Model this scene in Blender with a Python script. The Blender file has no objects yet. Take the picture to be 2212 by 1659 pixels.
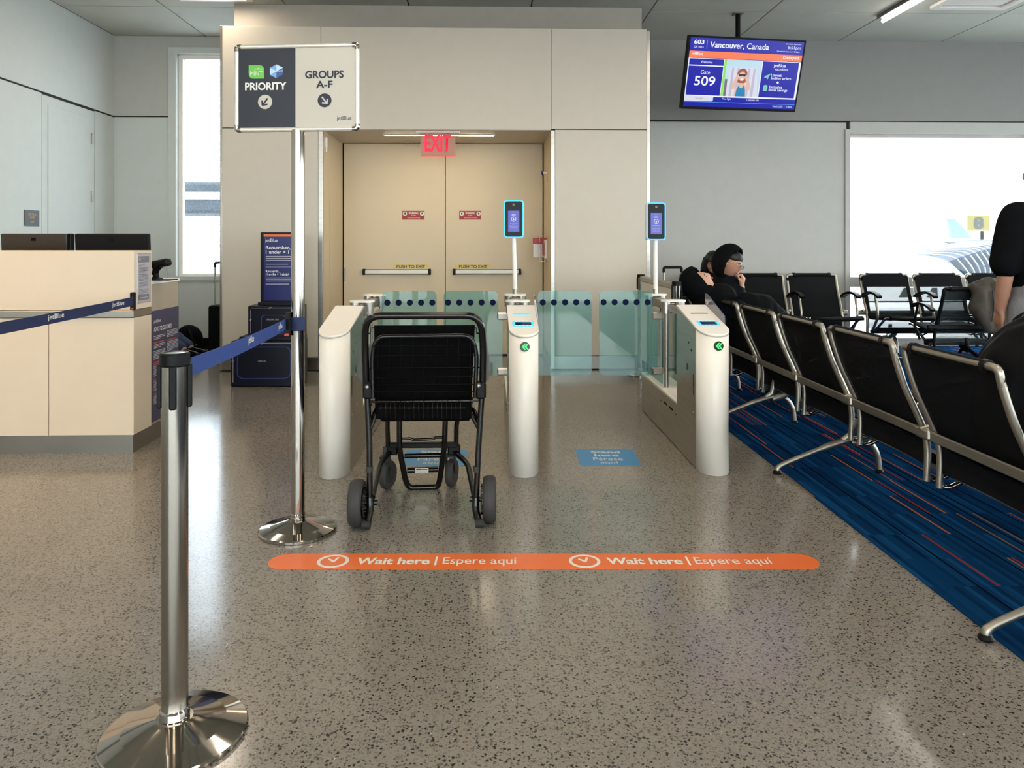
import bpy, bmesh, math, random
import numpy as np
from mathutils import Vector as V, Matrix
random.seed(7)
sc = bpy.context.scene
col = sc.collection
# ------------------------------------------------------------------ camera
FPX, CX, CY, EYE = 1660.0, 1106.0, 528.0, 1.25
PSI = math.atan(48 / FPX)
cam = bpy.data.cameras.new('camera'); camo = bpy.data.objects.new('camera', cam); col.objects.link(camo)
cam.sensor_fit = 'HORIZONTAL'; cam.sensor_width = 36; cam.lens = 36 * FPX / 2212
cam.shift_y = -(829.5 - CY) / 2212
cam.clip_start = .05; cam.clip_end = 500
camo.location = (0, 0, EYE); camo.rotation_euler = (math.pi / 2, 0, -PSI)
sc.camera = camo
# ------------------------------------------------------------------ sky, exposure
w = bpy.data.worlds.new('overcast'); sc.world = w; w.use_nodes = True
bg = w.node_tree.nodes['Background']; bg.inputs[0].default_value = (.93, .97, 1, 1); bg.inputs[1].default_value = 4.5
vs = sc.view_settings; vs.view_transform = 'Standard'; vs.look = 'None'; vs.gamma = 1; vs.use_curve_mapping = False
vs.exposure = 0.9
LAMP = 9.0          # emission of the ceiling troffers
# ------------------------------------------------------------------ pixel helpers (directions only, depth given by the plane a thing stands in)
def P(px, py, Y):
    X = Y * math.tan(PSI + math.atan((px - CX) / FPX))
    d = X * math.sin(PSI) + Y * math.cos(PSI)
    return V((X, Y, EYE - (py - CY) * d / FPX))
def G(px, py, z=0.0):
    d = (EYE - z) * FPX / (py - CY); r = (px - CX) / FPX * d
    return V((r * math.cos(PSI) + d * math.sin(PSI), -r * math.sin(PSI) + d * math.cos(PSI), z))
# ------------------------------------------------------------------ materials
def lin(c):
    return tuple(((x / 255) / 12.92 if x / 255 <= .04045 else ((x / 255 + .055) / 1.055) ** 2.4) for x in c)
MATS = {}
def mat(name, c, rough=.5, metal=0.0, noise=.06, scale=8.0, bump=0.0, bscale=200.0, emit=0.0, alpha=1.0, spec=.5, sheen=0.0, stretch=None, coat=0.0):
    m = bpy.data.materials.new(name); m.use_nodes = True; nt = m.node_tree; b = nt.nodes['Principled BSDF']
    L = lin(c); emit = emit * .54 if emit < 3 else emit
    b.inputs['Roughness'].default_value = rough; b.inputs['Metallic'].default_value = metal
    b.inputs['Specular IOR Level'].default_value = spec; b.inputs['Coat Weight'].default_value = coat
    b.inputs['Sheen Weight'].default_value = sheen
    tc = nt.nodes.new('ShaderNodeTexCoord'); mp = nt.nodes.new('ShaderNodeMapping'); nt.links.new(tc.outputs['Object'], mp.inputs[0])
    if stretch: mp.inputs['Scale'].default_value = stretch
    n = nt.nodes.new('ShaderNodeTexNoise'); n.inputs['Scale'].default_value = scale; n.inputs['Detail'].default_value = 3
    nt.links.new(mp.outputs[0], n.inputs['Vector'])
    r = nt.nodes.new('ShaderNodeValToRGB'); nt.links.new(n.outputs['Fac'], r.inputs[0])
    r.color_ramp.elements[0].position = .3; r.color_ramp.elements[1].position = .7
    r.color_ramp.elements[0].color = tuple(x * (1 - noise) for x in L) + (1,)
    r.color_ramp.elements[1].color = tuple(min(1, x * (1 + noise)) for x in L) + (1,)
    nt.links.new(r.outputs[0], b.inputs['Base Color'])
    if emit:
        b.inputs['Base Color'].default_value = tuple(x * .04 for x in L) + (1,); nt.links.remove(b.inputs['Base Color'].links[0])
        nt.links.new(r.outputs[0], b.inputs['Emission Color']); b.inputs['Emission Strength'].default_value = emit
    if bump:
        n2 = nt.nodes.new('ShaderNodeTexNoise'); n2.inputs['Scale'].default_value = bscale
        nt.links.new(mp.outputs[0], n2.inputs['Vector'])
        bp = nt.nodes.new('ShaderNodeBump'); bp.inputs['Strength'].default_value = bump; bp.inputs['Distance'].default_value = .002
        nt.links.new(n2.outputs['Fac'], bp.inputs['Height']); nt.links.new(bp.outputs[0], b.inputs['Normal'])
    b.inputs['Alpha'].default_value = alpha
    MATS[name] = m
    return m
def thin_glass(name, tint, haze=.0, hazec=(200, 220, 220), gloss=1.0, rough=.02, wet=0.0):
    m = bpy.data.materials.new(name); m.use_nodes = True; nt = m.node_tree; nd = nt.nodes; nd.clear()
    o = nd.new('ShaderNodeOutputMaterial'); t = nd.new('ShaderNodeBsdfTransparent'); t.inputs[0].default_value = lin(tint) + (1,)
    g = nd.new('ShaderNodeBsdfGlossy'); g.inputs['Roughness'].default_value = rough
    fr = nd.new('ShaderNodeFresnel'); fr.inputs[0].default_value = 1.45
    mu = nd.new('ShaderNodeMath'); mu.operation = 'MULTIPLY'; mu.inputs[1].default_value = gloss; nt.links.new(fr.outputs[0], mu.inputs[0])
    ge = nd.new('ShaderNodeNewGeometry'); bf = nd.new('ShaderNodeMath'); bf.operation = 'SUBTRACT'; bf.inputs[0].default_value = 1; nt.links.new(ge.outputs['Backfacing'], bf.inputs[1])
    m2 = nd.new('ShaderNodeMath'); m2.operation = 'MULTIPLY'; nt.links.new(mu.outputs[0], m2.inputs[0]); nt.links.new(bf.outputs[0], m2.inputs[1]); mu = m2
    last = t
    if haze:
        df = nd.new('ShaderNodeBsdfDiffuse'); df.inputs[0].default_value = lin(hazec) + (1,)
        mh = nd.new('ShaderNodeMixShader'); mh.inputs[0].default_value = haze
        if wet:
            tx = nd.new('ShaderNodeTexNoise'); tx.inputs['Scale'].default_value = wet; tx.inputs['Detail'].default_value = 4
            tc = nd.new('ShaderNodeTexCoord'); nt.links.new(tc.outputs['Object'], tx.inputs['Vector'])
            rp = nd.new('ShaderNodeValToRGB'); rp.color_ramp.elements[0].position = .5; rp.color_ramp.elements[1].position = .62
            rp.color_ramp.elements[1].color = (haze, haze, haze, 1); nt.links.new(tx.outputs['Fac'], rp.inputs[0]); nt.links.new(rp.outputs[0], mh.inputs[0])
        nt.links.new(t.outputs[0], mh.inputs[1]); nt.links.new(df.outputs[0], mh.inputs[2]); last = mh
    mx = nd.new('ShaderNodeMixShader'); nt.links.new(mu.outputs[0], mx.inputs[0]); nt.links.new(last.outputs[0], mx.inputs[1]); nt.links.new(g.outputs[0], mx.inputs[2])
    nt.links.new(mx.outputs[0], o.inputs[0]); MATS[name] = m
    return m
def mesh_fabric(name, c, open_=.4, scale=420):
    m = mat(name, c, .75, noise=.1, spec=.15); nt = m.node_tree; b = nt.nodes['Principled BSDF']
    b.inputs['Alpha'].default_value = 1 - open_
    return m
def terrazzo():
    m = mat('terrazzo', (129, 122, 114), .2, noise=.07, scale=1.3, spec=.55); nt = m.node_tree; nd = nt.nodes; b = nd['Principled BSDF']
    base = b.inputs['Base Color'].links[0].from_socket
    geo = nd.new('ShaderNodeNewGeometry')
    wn = nd.new('ShaderNodeTexNoise'); wn.inputs['Scale'].default_value = 170; wn.inputs['Detail'].default_value = 2; nt.links.new(geo.outputs['Position'], wn.inputs['Vector'])
    wm = nd.new('ShaderNodeVectorMath'); wm.operation = 'MULTIPLY_ADD'; nt.links.new(wn.outputs['Color'], wm.inputs[0]); wm.inputs[1].default_value = (.012,) * 3; nt.links.new(geo.outputs['Position'], wm.inputs[2])
    def chips(scale, thr, rnd, c, prev):
        v = nd.new('ShaderNodeTexVoronoi'); v.inputs['Scale'].default_value = scale; nt.links.new(wm.outputs[0], v.inputs['Vector'])
        sep = nd.new('ShaderNodeSeparateColor'); nt.links.new(v.outputs['Color'], sep.inputs[0])
        a = nd.new('ShaderNodeMath'); a.operation = 'LESS_THAN'; nt.links.new(v.outputs['Distance'], a.inputs[0]); a.inputs[1].default_value = thr
        g = nd.new('ShaderNodeMath'); g.operation = 'GREATER_THAN'; nt.links.new(sep.outputs[0], g.inputs[0]); g.inputs[1].default_value = rnd
        p = nd.new('ShaderNodeMath'); p.operation = 'MULTIPLY'; nt.links.new(a.outputs[0], p.inputs[0]); nt.links.new(g.outputs[0], p.inputs[1])
        mx = nd.new('ShaderNodeMix'); mx.data_type = 'RGBA'; nt.links.new(p.outputs[0], mx.inputs['Factor']); nt.links.new(prev, mx.inputs['A']); mx.inputs['B'].default_value = lin(c) + (1,)
        return mx.outputs['Result']
    s = chips(170, .5, .5, (112, 105, 97), base)
    s = chips(120, .4, .72, (139, 132, 124), s)
    s = chips(120, .4, .72, (84, 78, 73), s)
    s = chips(88, .34, .66, (48, 44, 42), s)
    s = chips(52, .22, .8, (36, 33, 32), s)
    s = chips(70, .14, .92, (184, 180, 170), s)
    nt.links.new(s, b.inputs['Base Color'])
    n = nd.new('ShaderNodeTexNoise'); n.inputs['Scale'].default_value = 2.2; n.inputs['Detail'].default_value = 5; nt.links.new(geo.outputs['Position'], n.inputs['Vector'])
    mr = nd.new('ShaderNodeMapRange'); nt.links.new(n.outputs['Fac'], mr.inputs[0]); mr.inputs[3].default_value = .09; mr.inputs[4].default_value = .2
    nt.links.new(mr.outputs[0], b.inputs['Roughness'])
    return m
def carpet_mat():
    m = mat('carpet_blue', (24, 66, 112), 1.0, noise=.0, spec=0); nt = m.node_tree; nd = nt.nodes; b = nd['Principled BSDF']
    geo = nd.new('ShaderNodeNewGeometry'); sep = nd.new('ShaderNodeSeparateXYZ'); nt.links.new(geo.outputs['Position'], sep.inputs[0])
    def M(op, a, bb=None):
        k = nd.new('ShaderNodeMath'); k.operation = op
        for i, q in enumerate((a, bb)):
            if q is None: continue
            if isinstance(q, (int, float)): k.inputs[i].default_value = q
            else: nt.links.new(q, k.inputs[i])
        return k.outputs[0]
    def WN(x, y, z):
        c = nd.new('ShaderNodeCombineXYZ')
        for i, q in enumerate((x, y, z)):
            if isinstance(q, (int, float)): c.inputs[i].default_value = q
            else: nt.links.new(q, c.inputs[i])
        wn = nd.new('ShaderNodeTexWhiteNoise'); wn.noise_dimensions = '3D'; nt.links.new(c.outputs[0], wn.inputs['Vector'])
        return wn.outputs['Value']
    X, Y = sep.outputs[0], sep.outputs[1]
    tcol = M('FLOOR', M('DIVIDE', X, .5)); trow = M('FLOOR', M('DIVIDE', M('ADD', Y, M('MULTIPLY', tcol, .25)), .5))
    s1 = M('FLOOR', M('DIVIDE', X, .0095)); s2 = M('FLOOR', M('DIVIDE', X, .021)); hs = M('FLOOR', M('DIVIDE', Y, .25))
    r1 = WN(s1, trow, 3.0); r2 = WN(s2, trow, 9.0); r3 = WN(s1, 5.0, 2.0); r4 = WN(s1, trow, 77.0); r5 = WN(s2, hs, 21.0)
    def ramp(stops, fac, const=False):
        r = nd.new('ShaderNodeValToRGB'); nt.links.new(fac, r.inputs[0]); cr = r.color_ramp
        if const: cr.interpolation = 'CONSTANT'
        while len(cr.elements) < len(stops): cr.elements.new(.5)
        for e, (p, c) in zip(cr.elements, stops): e.position = p; e.color = lin(c) + (1,)
        return r.outputs[0]
    base = ramp([(0, (9, 32, 58)), (.3, (12, 42, 74)), (.65, (15, 52, 88)), (1, (24, 68, 108))], M('MULTIPLY', M('ADD', r2, r5), .5))
    lines = ramp([(0, (150, 70, 40)), (.35, (134, 40, 34)), (.6, (120, 88, 62)), (.8, (160, 80, 42))], r4, True)
    dark = M('LESS_THAN', r3, .11)
    def mix(f, a, bcol):
        mx = nd.new('ShaderNodeMix'); mx.data_type = 'RGBA'; nt.links.new(f, mx.inputs['Factor']); nt.links.new(a, mx.inputs['A'])
        if isinstance(bcol, tuple): mx.inputs['B'].default_value = lin(bcol) + (1,)
        else: nt.links.new(bcol, mx.inputs['B'])
        return mx.outputs['Result']
    c = mix(dark, base, (8, 18, 32)); c = mix(M('LESS_THAN', r1, .05), c, lines)
    nt.links.new(c, b.inputs['Base Color'])
    return m
terrazzo(); carpet_mat()
mat('wall_cool', (190, 194, 190), .6, noise=.015, bump=.05, bscale=120)
mat('wall_grey', (176, 174, 168), .6, noise=.02, bump=.05, bscale=120)
mat('laminate', (196, 185, 170), .42, noise=.015, bump=.03, bscale=90)
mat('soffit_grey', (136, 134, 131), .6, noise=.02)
mat('bulkhead_paint', (168, 158, 146), .5, noise=.02)
mat('reveal', (34, 32, 30), .8)
mat('ceiling_tile', (178, 178, 168), .7, noise=.05, scale=2.0, bump=.06)
mat('door_cream', (203, 185, 155), .45, noise=.015, scale=2)
mat('steel_brushed', (172, 166, 158), .3, 1.0, noise=.08, scale=3, stretch=(1, 1, 14))
mat('steel_dull', (150, 146, 140), .38, 1.0, noise=.06, scale=4)
mat('kick_steel', (150, 146, 140), .3, 1.0, noise=.1, scale=2)
mat('chrome', (170, 163, 155), .08, 1.0, noise=.05, scale=6)
mat('stanchion_steel', (156, 150, 141), .18, 1.0, noise=.05, scale=4, stretch=(6, 6, .4))
mat('aluminium', (158, 151, 140), .4, 1.0, noise=.05)
mat('counter_white', (208, 190, 168), .4, noise=.012, bump=.02)
mat('counter_tan', (158, 144, 126), .5, noise=.03)
mat('white_plastic', (226, 220, 214), .35, noise=.015)
mat('gate_white', (236, 228, 217), .32, noise=.02, scale=3)
mat('black_plastic', (8, 8, 9), .45, noise=.1, spec=.16)
mat('wire_black', (4, 4, 4), .45, noise=.1, spec=.06)
mat('arm_grey', (88, 84, 84), .7)
mat('black_gloss', (6, 6, 7), .12, noise=.1, spec=.1)
mat('black_matte', (9, 9, 11), .8, noise=.15, spec=.15)
mat('black_tube', (9, 8, 8), .22, noise=.12, spec=.45)
mat('rubber_grey', (48, 46, 46), .7, noise=.08)
mat('rubber_black', (26, 26, 26), .75)
mat('fabric_black', (5, 5, 6), .9, noise=.2, scale=60, bump=.3, bscale=500, spec=.08)
mat('cloth_black', (8, 9, 11), .9, spec=.1, noise=.25, scale=14, bump=.4, bscale=60)
mat('cloth_navy', (10, 13, 20), .9, spec=.1, noise=.25, scale=14, bump=.4, bscale=60)
mat('puffer_black', (8, 8, 10), .7, spec=.1, noise=.15, scale=10, bump=.5, bscale=24)
mat('denim', (36, 50, 74), .9, noise=.2, scale=80)
mat('jacket_taupe', (68, 62, 55), .9, noise=.15, scale=20, bump=.4, bscale=60)
mat('heather_grey', (128, 128, 132), .95, noise=.25, scale=260)
mat('skin', (172, 124, 100), .55, noise=.06, scale=20)
mat('skin_pale', (186, 140, 116), .55, noise=.06, scale=20)
mat('hair_black', (9, 8, 8), .55, noise=.2, scale=90)
mat('lens_wire', (190, 186, 180), .25, .9)
mat('tarp_orange', (220, 104, 44), .35, noise=.02)
mat('sticker_blue', (44, 132, 186), .35, noise=.02)
mat('print_white', (214, 212, 206), .5, noise=.01)
mat('print_navy', (16, 22, 44), .5, noise=.02)
mat('sign_navy', (19, 24, 38), .4, noise=.03)
mat('sign_beige', (184, 176, 164), .5, noise=.01)
mat('sign_frame', (228, 222, 212), .25, .55, noise=.03)
mat('mint_green', (96, 178, 62), .45); mat('mosaic_pale', (176, 204, 226), .45); mat('mosaic_mid', (110, 156, 204), .45); mat('mosaic_deep', (52, 78, 138), .45)
mat('belt_blue', (15, 50, 116), .7, noise=.08, scale=40, bump=.2, bscale=600)
mat('belt_navy', (10, 28, 70), .7, noise=.08, scale=40, bump=.2, bscale=600)
mat('sizer_navy', (5, 7, 26), .4, noise=.05, spec=.25)
mat('sizer_blue', (7, 22, 92), .35, noise=.03)
mat('sizer_line', (36, 66, 140), .5); mat('orange_print', (222, 110, 52), .5)
mat('poster_violet', (58, 56, 80), .45); mat('poster_text', (176, 174, 186), .6); mat('poster_red', (190, 70, 58), .6)
mat('paper', (232, 230, 226), .6); mat('paper_grey', (120, 118, 130), .6); mat('ink', (120, 116, 118), .6)
mat('plaque_dark', (58, 62, 64), .5); mat('gold_print', (206, 160, 90), .5)
mat('warn_red', (150, 34, 28), .5); mat('label_yellow', (206, 186, 110), .5)
mat('alarm_red', (176, 36, 34), .4); mat('hook_brass', (206, 170, 88), .35, .4); mat('blue_knob', (24, 34, 130), .3)
mat('dot_navy', (6, 16, 50), .7, spec=.1)
mat('edge_teal', (70, 130, 132), .3)
mat('lamp_diffuser', (255, 240, 216), .6, noise=.0, emit=LAMP)
mat('door_lamp', (255, 238, 205), .6, noise=0, emit=22)
mat('tube_lamp', (255, 246, 232), .6, noise=0, emit=9)
mat('exit_red', (255, 18, 62), .5, noise=0, emit=1.3)
mat('led_cyan', (60, 190, 255), .4, noise=0, emit=1.5)
mat('led_cyan_dots', (190, 245, 255), .4, noise=0, emit=1.8)
mat('led_green', (60, 240, 110), .4, noise=0, emit=1.6); mat('led_dark', (6, 40, 14), .3, noise=0)
mat('screen_violet', (74, 78, 206), .3, noise=.02, emit=.75); mat('screen_white', (235, 236, 255), .4, noise=0, emit=.8)
mat('scr_blue', (6, 6, 168), .3, noise=.01, emit=.95); mat('scr_orange', (255, 126, 78), .3, noise=0, emit=.95); mat('scr_white', (245, 248, 255), .3, noise=0, emit=.95)
mat('scr_sky', (196, 226, 240), .3, noise=.05, scale=5, emit=.9); mat('scr_pale', (224, 226, 240), .3, noise=0, emit=.9); mat('scr_strip', (198, 190, 214), .3, noise=0, emit=.9)
mat('scr_green', (150, 226, 96), .3, noise=0, emit=.95); mat('scr_skin', (238, 196, 178), .3, noise=0, emit=.85); mat('scr_hair', (176, 92, 58), .3, noise=0, emit=.8)
mat('scr_swim', (28, 140, 190), .3, noise=0, emit=.85); mat('scr_dark', (26, 40, 52), .3, noise=0, emit=.6); mat('scr_line', (90, 170, 255), .3, noise=0, emit=.9); mat('scr_mint', (130, 214, 190), .3, noise=0, emit=.85); mat('scr_grey', (140, 140, 150), .3, noise=.1, emit=.6)
mat('apron', (190, 190, 190), .8, noise=.05, scale=.3); mat('jetbridge_white', (226, 230, 234), .6, noise=.03); mat('bellows_grey', (56, 64, 78), .8, noise=.2, scale=4); mat('bellows_rib', (120, 128, 138), .5)
mat('jetbridge_grey', (50, 57, 64), .7, noise=.15, scale=2); mat('tail_blue', (74, 104, 122), .5, noise=.2, scale=3); mat('sign_yellow', (98, 88, 16), .6); mat('digit_grey', (33, 35, 36), .6); mat('glass_dark', (40, 48, 46), .2)
mat('barrier_panel', (196, 188, 176), .5, noise=.02)
thin_glass('gate_glass', (218, 237, 236), .17, (122, 176, 174), 1.4)
thin_glass('window_glass', (246, 250, 250), 0, gloss=.8)
thin_glass('window_wet', (240, 246, 250), .45, (190, 205, 215), .6, wet=90)
thin_glass('acrylic', (236, 236, 240), .06, (220, 220, 235), 1.5)
thin_glass('exit_acrylic', (236, 214, 206), .3, (230, 190, 180), 1.2)
thin_glass('cover_clear', (240, 232, 228), .08, (240, 230, 226), 1.4)
mesh_fabric('seat_mesh', (9, 10, 13), .1)
mesh_fabric('seat_mesh_open', (44, 52, 54), .42)
# ------------------------------------------------------------------ mesh builder
class F:
    def __init__(s, o, u, v):
        s.o = V(o); s.u = V(u).normalized(); s.v = V(v).normalized(); s.n = s.u.cross(s.v)
    def pt(s, a, b, c=0.0): return s.o + s.u * a + s.v * b + s.n * c
def rrect(x0, y0, x1, y1, r, n=4):
    out = []
    for cx_, cy_, a0 in ((x1 - r, y1 - r, 0), (x0 + r, y1 - r, 90), (x0 + r, y0 + r, 180), (x1 - r, y0 + r, 270)):
        for i in range(n + 1):
            a = math.radians(a0 + 90 * i / n); out.append((cx_ + r * math.cos(a), cy_ + r * math.sin(a)))
    return out
def ell(cx_, cy_, rx, ry, n=24): return [(cx_ + rx * math.cos(2 * math.pi * i / n), cy_ + ry * math.sin(2 * math.pi * i / n)) for i in range(n)]
class MB:
    def __init__(s): s.v = []; s.f = []; s.sm = []
    def add(s, vs, fs, smooth=False):
        b = len(s.v); s.v += [tuple(p) for p in vs]; s.f += [tuple(i + b for i in f) for f in fs]; s.sm += [smooth] * len(fs); return s
    def box(s, c, d, b=0.0, rot=None, seg=1):
        bm = bmesh.new(); bmesh.ops.create_cube(bm, size=1)
        for p in bm.verts: p.co = V((p.co.x * d[0], p.co.y * d[1], p.co.z * d[2]))
        if b: bmesh.ops.bevel(bm, geom=list(bm.edges), offset=b, segments=seg, affect='EDGES', profile=.5)
        bm.verts.index_update()
        s.add([(rot @ p.co if rot else p.co) + V(c) for p in bm.verts], [[q.index for q in f.verts] for f in bm.faces]); bm.free(); return s
    def box2(s, a, b, bev=0.0):
        a, b = V(a), V(b); return s.box((a + b) / 2, [abs(x) for x in (b - a)], bev)
    def ring(s, c, ax, r, n, e1=None):
        ax = V(ax).normalized(); t = e1 or (V((0, 0, 1)) if abs(ax.z) < .9 else V((1, 0, 0))); x = (t - ax * t.dot(ax)).normalized(); y = ax.cross(x)
        return [V(c) + (x * math.cos(2 * math.pi * i / n) + y * math.sin(2 * math.pi * i / n)) * r for i in range(n)]
    def loft(s, rings, closed=True, cap=True, smooth=True):
        n = len(rings[0]); vs = [p for r in rings for p in r]; fs = []
        for k in range(len(rings) - 1):
            for i in range(n if closed else n - 1):
                j = (i + 1) % n; fs.append((k * n + i, k * n + j, (k + 1) * n + j, (k + 1) * n + i))
        s.add(vs, fs, smooth)
        if cap and closed:
            s.add(rings[0], [tuple(range(n - 1, -1, -1))]); s.add(rings[-1], [tuple(range(n))])
        return s
    def cyl(s, p0, p1, r0, r1=None, n=16, cap=True):
        p0, p1 = V(p0), V(p1); ax = p1 - p0
        return s.loft([s.ring(p0, ax, r0, n), s.ring(p1, ax, r0 if r1 is None else r1, n)], cap=cap)
    def tube(s, pts, r, n=8, closed=False, flat=None):
        pts = [V(p) for p in pts]; m = len(pts); rings = []; ref = None
        for i in range(m):
            a = pts[(i - 1) % m] if (i or closed) else pts[i]; b = pts[(i + 1) % m] if (i < m - 1 or closed) else pts[i]
            t = (b - a).normalized()
            if ref is None:
                ref = V((0, 0, 1)) if abs(t.z) < .9 else V((0, 1, 0))
            x = (ref - t * ref.dot(t)).normalized(); ref = x; y = t.cross(x)
            rr = r[i] if isinstance(r, (list, tuple)) else r
            if flat: # rectangular section: flat=(axis, half width along the axis, half thickness)
                ax = V(flat[0]).normalized(); q = t.cross(ax).normalized()
                rings.append([pts[i] + ax * flat[1] * sx + q * flat[2] * sy for sx, sy in ((1, 1), (-1, 1), (-1, -1), (1, -1))])
            else: rings.append([pts[i] + (x * math.cos(2 * math.pi * k / n) + y * math.sin(2 * math.pi * k / n)) * rr for k in range(n)])
        if closed: rings.append(rings[0])
        return s.loft(rings, cap=not closed, smooth=not flat)
    def lathe(s, prof, c=(0, 0, 0), n=40, hard=()):
        rings = [[V(c) + V((max(r, 1e-4) * math.cos(2 * math.pi * i / n), max(r, 1e-4) * math.sin(2 * math.pi * i / n), z)) for i in range(n)] for r, z in prof]
        for a, b in zip(rings[:-1], rings[1:]): s.loft([a, b], cap=False)
        s.add(rings[0], [tuple(range(n - 1, -1, -1))]); s.add(rings[-1], [tuple(range(n))]); return s
    def sph(s, c, r, n=16, rot=None):
        r = (r, r, r) if isinstance(r, (int, float)) else r; vs = []; fs = []; m = n // 2
        for i in range(1, m):
            th = math.pi * i / m
            for k in range(n):
                ph = 2 * math.pi * k / n; q = V((r[0] * math.sin(th) * math.cos(ph), r[1] * math.sin(th) * math.sin(ph), r[2] * math.cos(th))); vs.append((rot @ q if rot else q) + V(c))
        t = V((0, 0, r[2])); vs.append((rot @ t if rot else t) + V(c)); vs.append((rot @ -t if rot else -t) + V(c))
        for i in range(m - 2):
            for k in range(n):
                k2 = (k + 1) % n; fs.append((i * n + k, (i + 1) * n + k, (i + 1) * n + k2, i * n + k2))
        T = len(vs) - 2
        for k in range(n):
            k2 = (k + 1) % n; fs.append((T, k, k2)); fs.append((T + 1, (m - 2) * n + k2, (m - 2) * n + k))
        return s.add(vs, fs, True)
    def poly(s, fr, pts, c0=0.0, c1=.001):
        n = len(pts); a = [fr.pt(x, y, c0) for x, y in pts]; b = [fr.pt(x, y, c1) for x, y in pts]
        ar = sum(pts[i][0] * pts[(i + 1) % n][1] - pts[(i + 1) % n][0] * pts[i][1] for i in range(n))
        if ar < 0: a.reverse(); b.reverse()
        return s.add(a + b, [tuple(range(n - 1, -1, -1)), tuple(range(n, 2 * n))] + [(i, (i + 1) % n, n + (i + 1) % n, n + i) for i in range(n)])
    def rect(s, fr, x0, y0, x1, y1, c0=0.0, c1=.001): return s.poly(fr, [(x0, y0), (x1, y0), (x1, y1), (x0, y1)], c0, c1)
    def annulus(s, fr, outer, inner, c0=0.0, c1=.001):
        n = len(outer); A = [fr.pt(x, y, c1) for x, y in outer]; B = [fr.pt(x, y, c1) for x, y in inner]; C = [fr.pt(x, y, c0) for x, y in outer]; D = [fr.pt(x, y, c0) for x, y in inner]
        fs = []
        for i in range(n):
            j = (i + 1) % n; fs += [(i, j, n + j, n + i), (2 * n + j, 2 * n + i, 3 * n + i, 3 * n + j), (2 * n + i, 2 * n + j, j, i), (n + i, n + j, 3 * n + j, 3 * n + i)]
        return s.add(A + B + C + D, fs)
    def build(s, name, m, parent=None, world=False, data_only=False):
        me = bpy.data.meshes.new(name); vs = s.v
        if world and parent:
            o = root_loc(parent); vs = [(V(p) - o) for p in vs]
        me.from_pydata([tuple(p) for p in vs], [], s.f); me.polygons.foreach_set('use_smooth', s.sm)
        me.materials.append(MATS[m] if isinstance(m, str) else m); me.update()
        return obj(name, me, parent)
def obj(name, me, parent=None):
    o = bpy.data.objects.new(name, me); col.objects.link(o)
    if parent: o.parent = parent
    return o
def root_loc(o):
    p = V((0, 0, 0))
    while o: p = p + o.location; o = o.parent
    return p
def tag(o, label=None, cat=None, group=None, kind=None):
    for k, x in (('label', label), ('category', cat), ('group', group), ('kind', kind)):
        if x: o[k] = x
    return o
def thing(name, label, cat, loc=(0, 0, 0), rz=0.0, group=None):
    o = bpy.data.objects.new(name, None); col.objects.link(o); o.location = loc; o.rotation_euler = (0, 0, rz); o.empty_display_size = .1
    return tag(o, label, cat, group)
def struct(o): o['kind'] = 'structure'; return o
def sroot(name, loc=(0, 0, 0)):
    o = bpy.data.objects.new(name, None); col.objects.link(o); o.location = loc; o['kind'] = 'structure'; return o
def copy_tree(o, parent=None):
    c = o.copy(); col.objects.link(c); c.parent = parent
    for ch in [x for x in o.children]: copy_tree(ch, c)
    return c
def text(s, fr, cx_, cy_, w_, h_, m, parent, world=True, bold=0.0, c=.0015, shear=0.0, name='lettering', align='C'):
    cu = bpy.data.curves.new('t', 'FONT'); cu.body = s; cu.size = 1; cu.offset = bold; cu.resolution_u = 3; cu.shear = shear
    to = bpy.data.objects.new('t', cu); me = bpy.data.meshes.new_from_object(to)
    bpy.data.objects.remove(to)
    xs = [p.co.x for p in me.vertices]; ys = [p.co.y for p in me.vertices]
    x0, x1, y0, y1 = min(xs), max(xs), min(ys), max(ys)
    o = root_loc(parent) if world else V((0, 0, 0))
    if w_ is None: w_ = (x1 - x0) * h_ / (y1 - y0)
    if align == 'L': cx_ = cx_ + w_ / 2
    for p in me.vertices:
        a = (p.co.x - (x0 + x1) / 2) / (x1 - x0) * w_ + cx_; b = (p.co.y - (y0 + y1) / 2) / (y1 - y0) * h_ + cy_
        p.co = fr.pt(a, b, c) - o
    me.materials.clear(); me.materials.append(MATS[m]); me.update()
    return obj(name, me, parent)
def spline(pts, n=6):
    pts = [V(p) for p in pts]; out = []
    for i in range(len(pts) - 1):
        p0 = pts[max(i - 1, 0)]; p1 = pts[i]; p2 = pts[i + 1]; p3 = pts[min(i + 2, len(pts) - 1)]
        for k in range(n):
            t = k / n; out.append(.5 * ((2 * p1) + (p2 - p0) * t + (2 * p0 - 5 * p1 + 4 * p2 - p3) * t * t + (3 * p1 - p0 - 3 * p2 + p3) * t ** 3))
    out.append(pts[-1]); return out
def fillet(pts, r, n=5):
    pts = [V(p) for p in pts]; out = [pts[0]]
    for a, b, c in zip(pts[:-2], pts[1:-1], pts[2:]):
        d1 = (a - b); d2 = (c - b); q = min(r, d1.length * .49, d2.length * .49); s_ = b + d1.normalized() * q; e = b + d2.normalized() * q
        for i in range(n + 1):
            t = i / n; out.append(s_ * (1 - t) ** 2 + b * 2 * t * (1 - t) + e * t * t)
    out.append(pts[-1]); return out
XZ = lambda o: F(o, (1, 0, 0), (0, 0, 1))
YZ = lambda o: F(o, (0, 1, 0), (0, 0, 1))
XY = lambda o: F(o, (1, 0, 0), (0, 1, 0))
# ================================================================== the room
WY, WXL, WXR, WYB, CZ = 9.3, -4.48, 9.0, -5.0, 3.74
CARX = 1.60
struct(MB().box2((WXL - .1, WYB, -.06), (CARX, WY + .1, 0)).build('floor', 'terrazzo'))
struct(MB().box2((CARX, WYB, -.06), (WXR + .1, WY + .1, .004)).build('floor_carpet', 'carpet_blue'))
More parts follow.
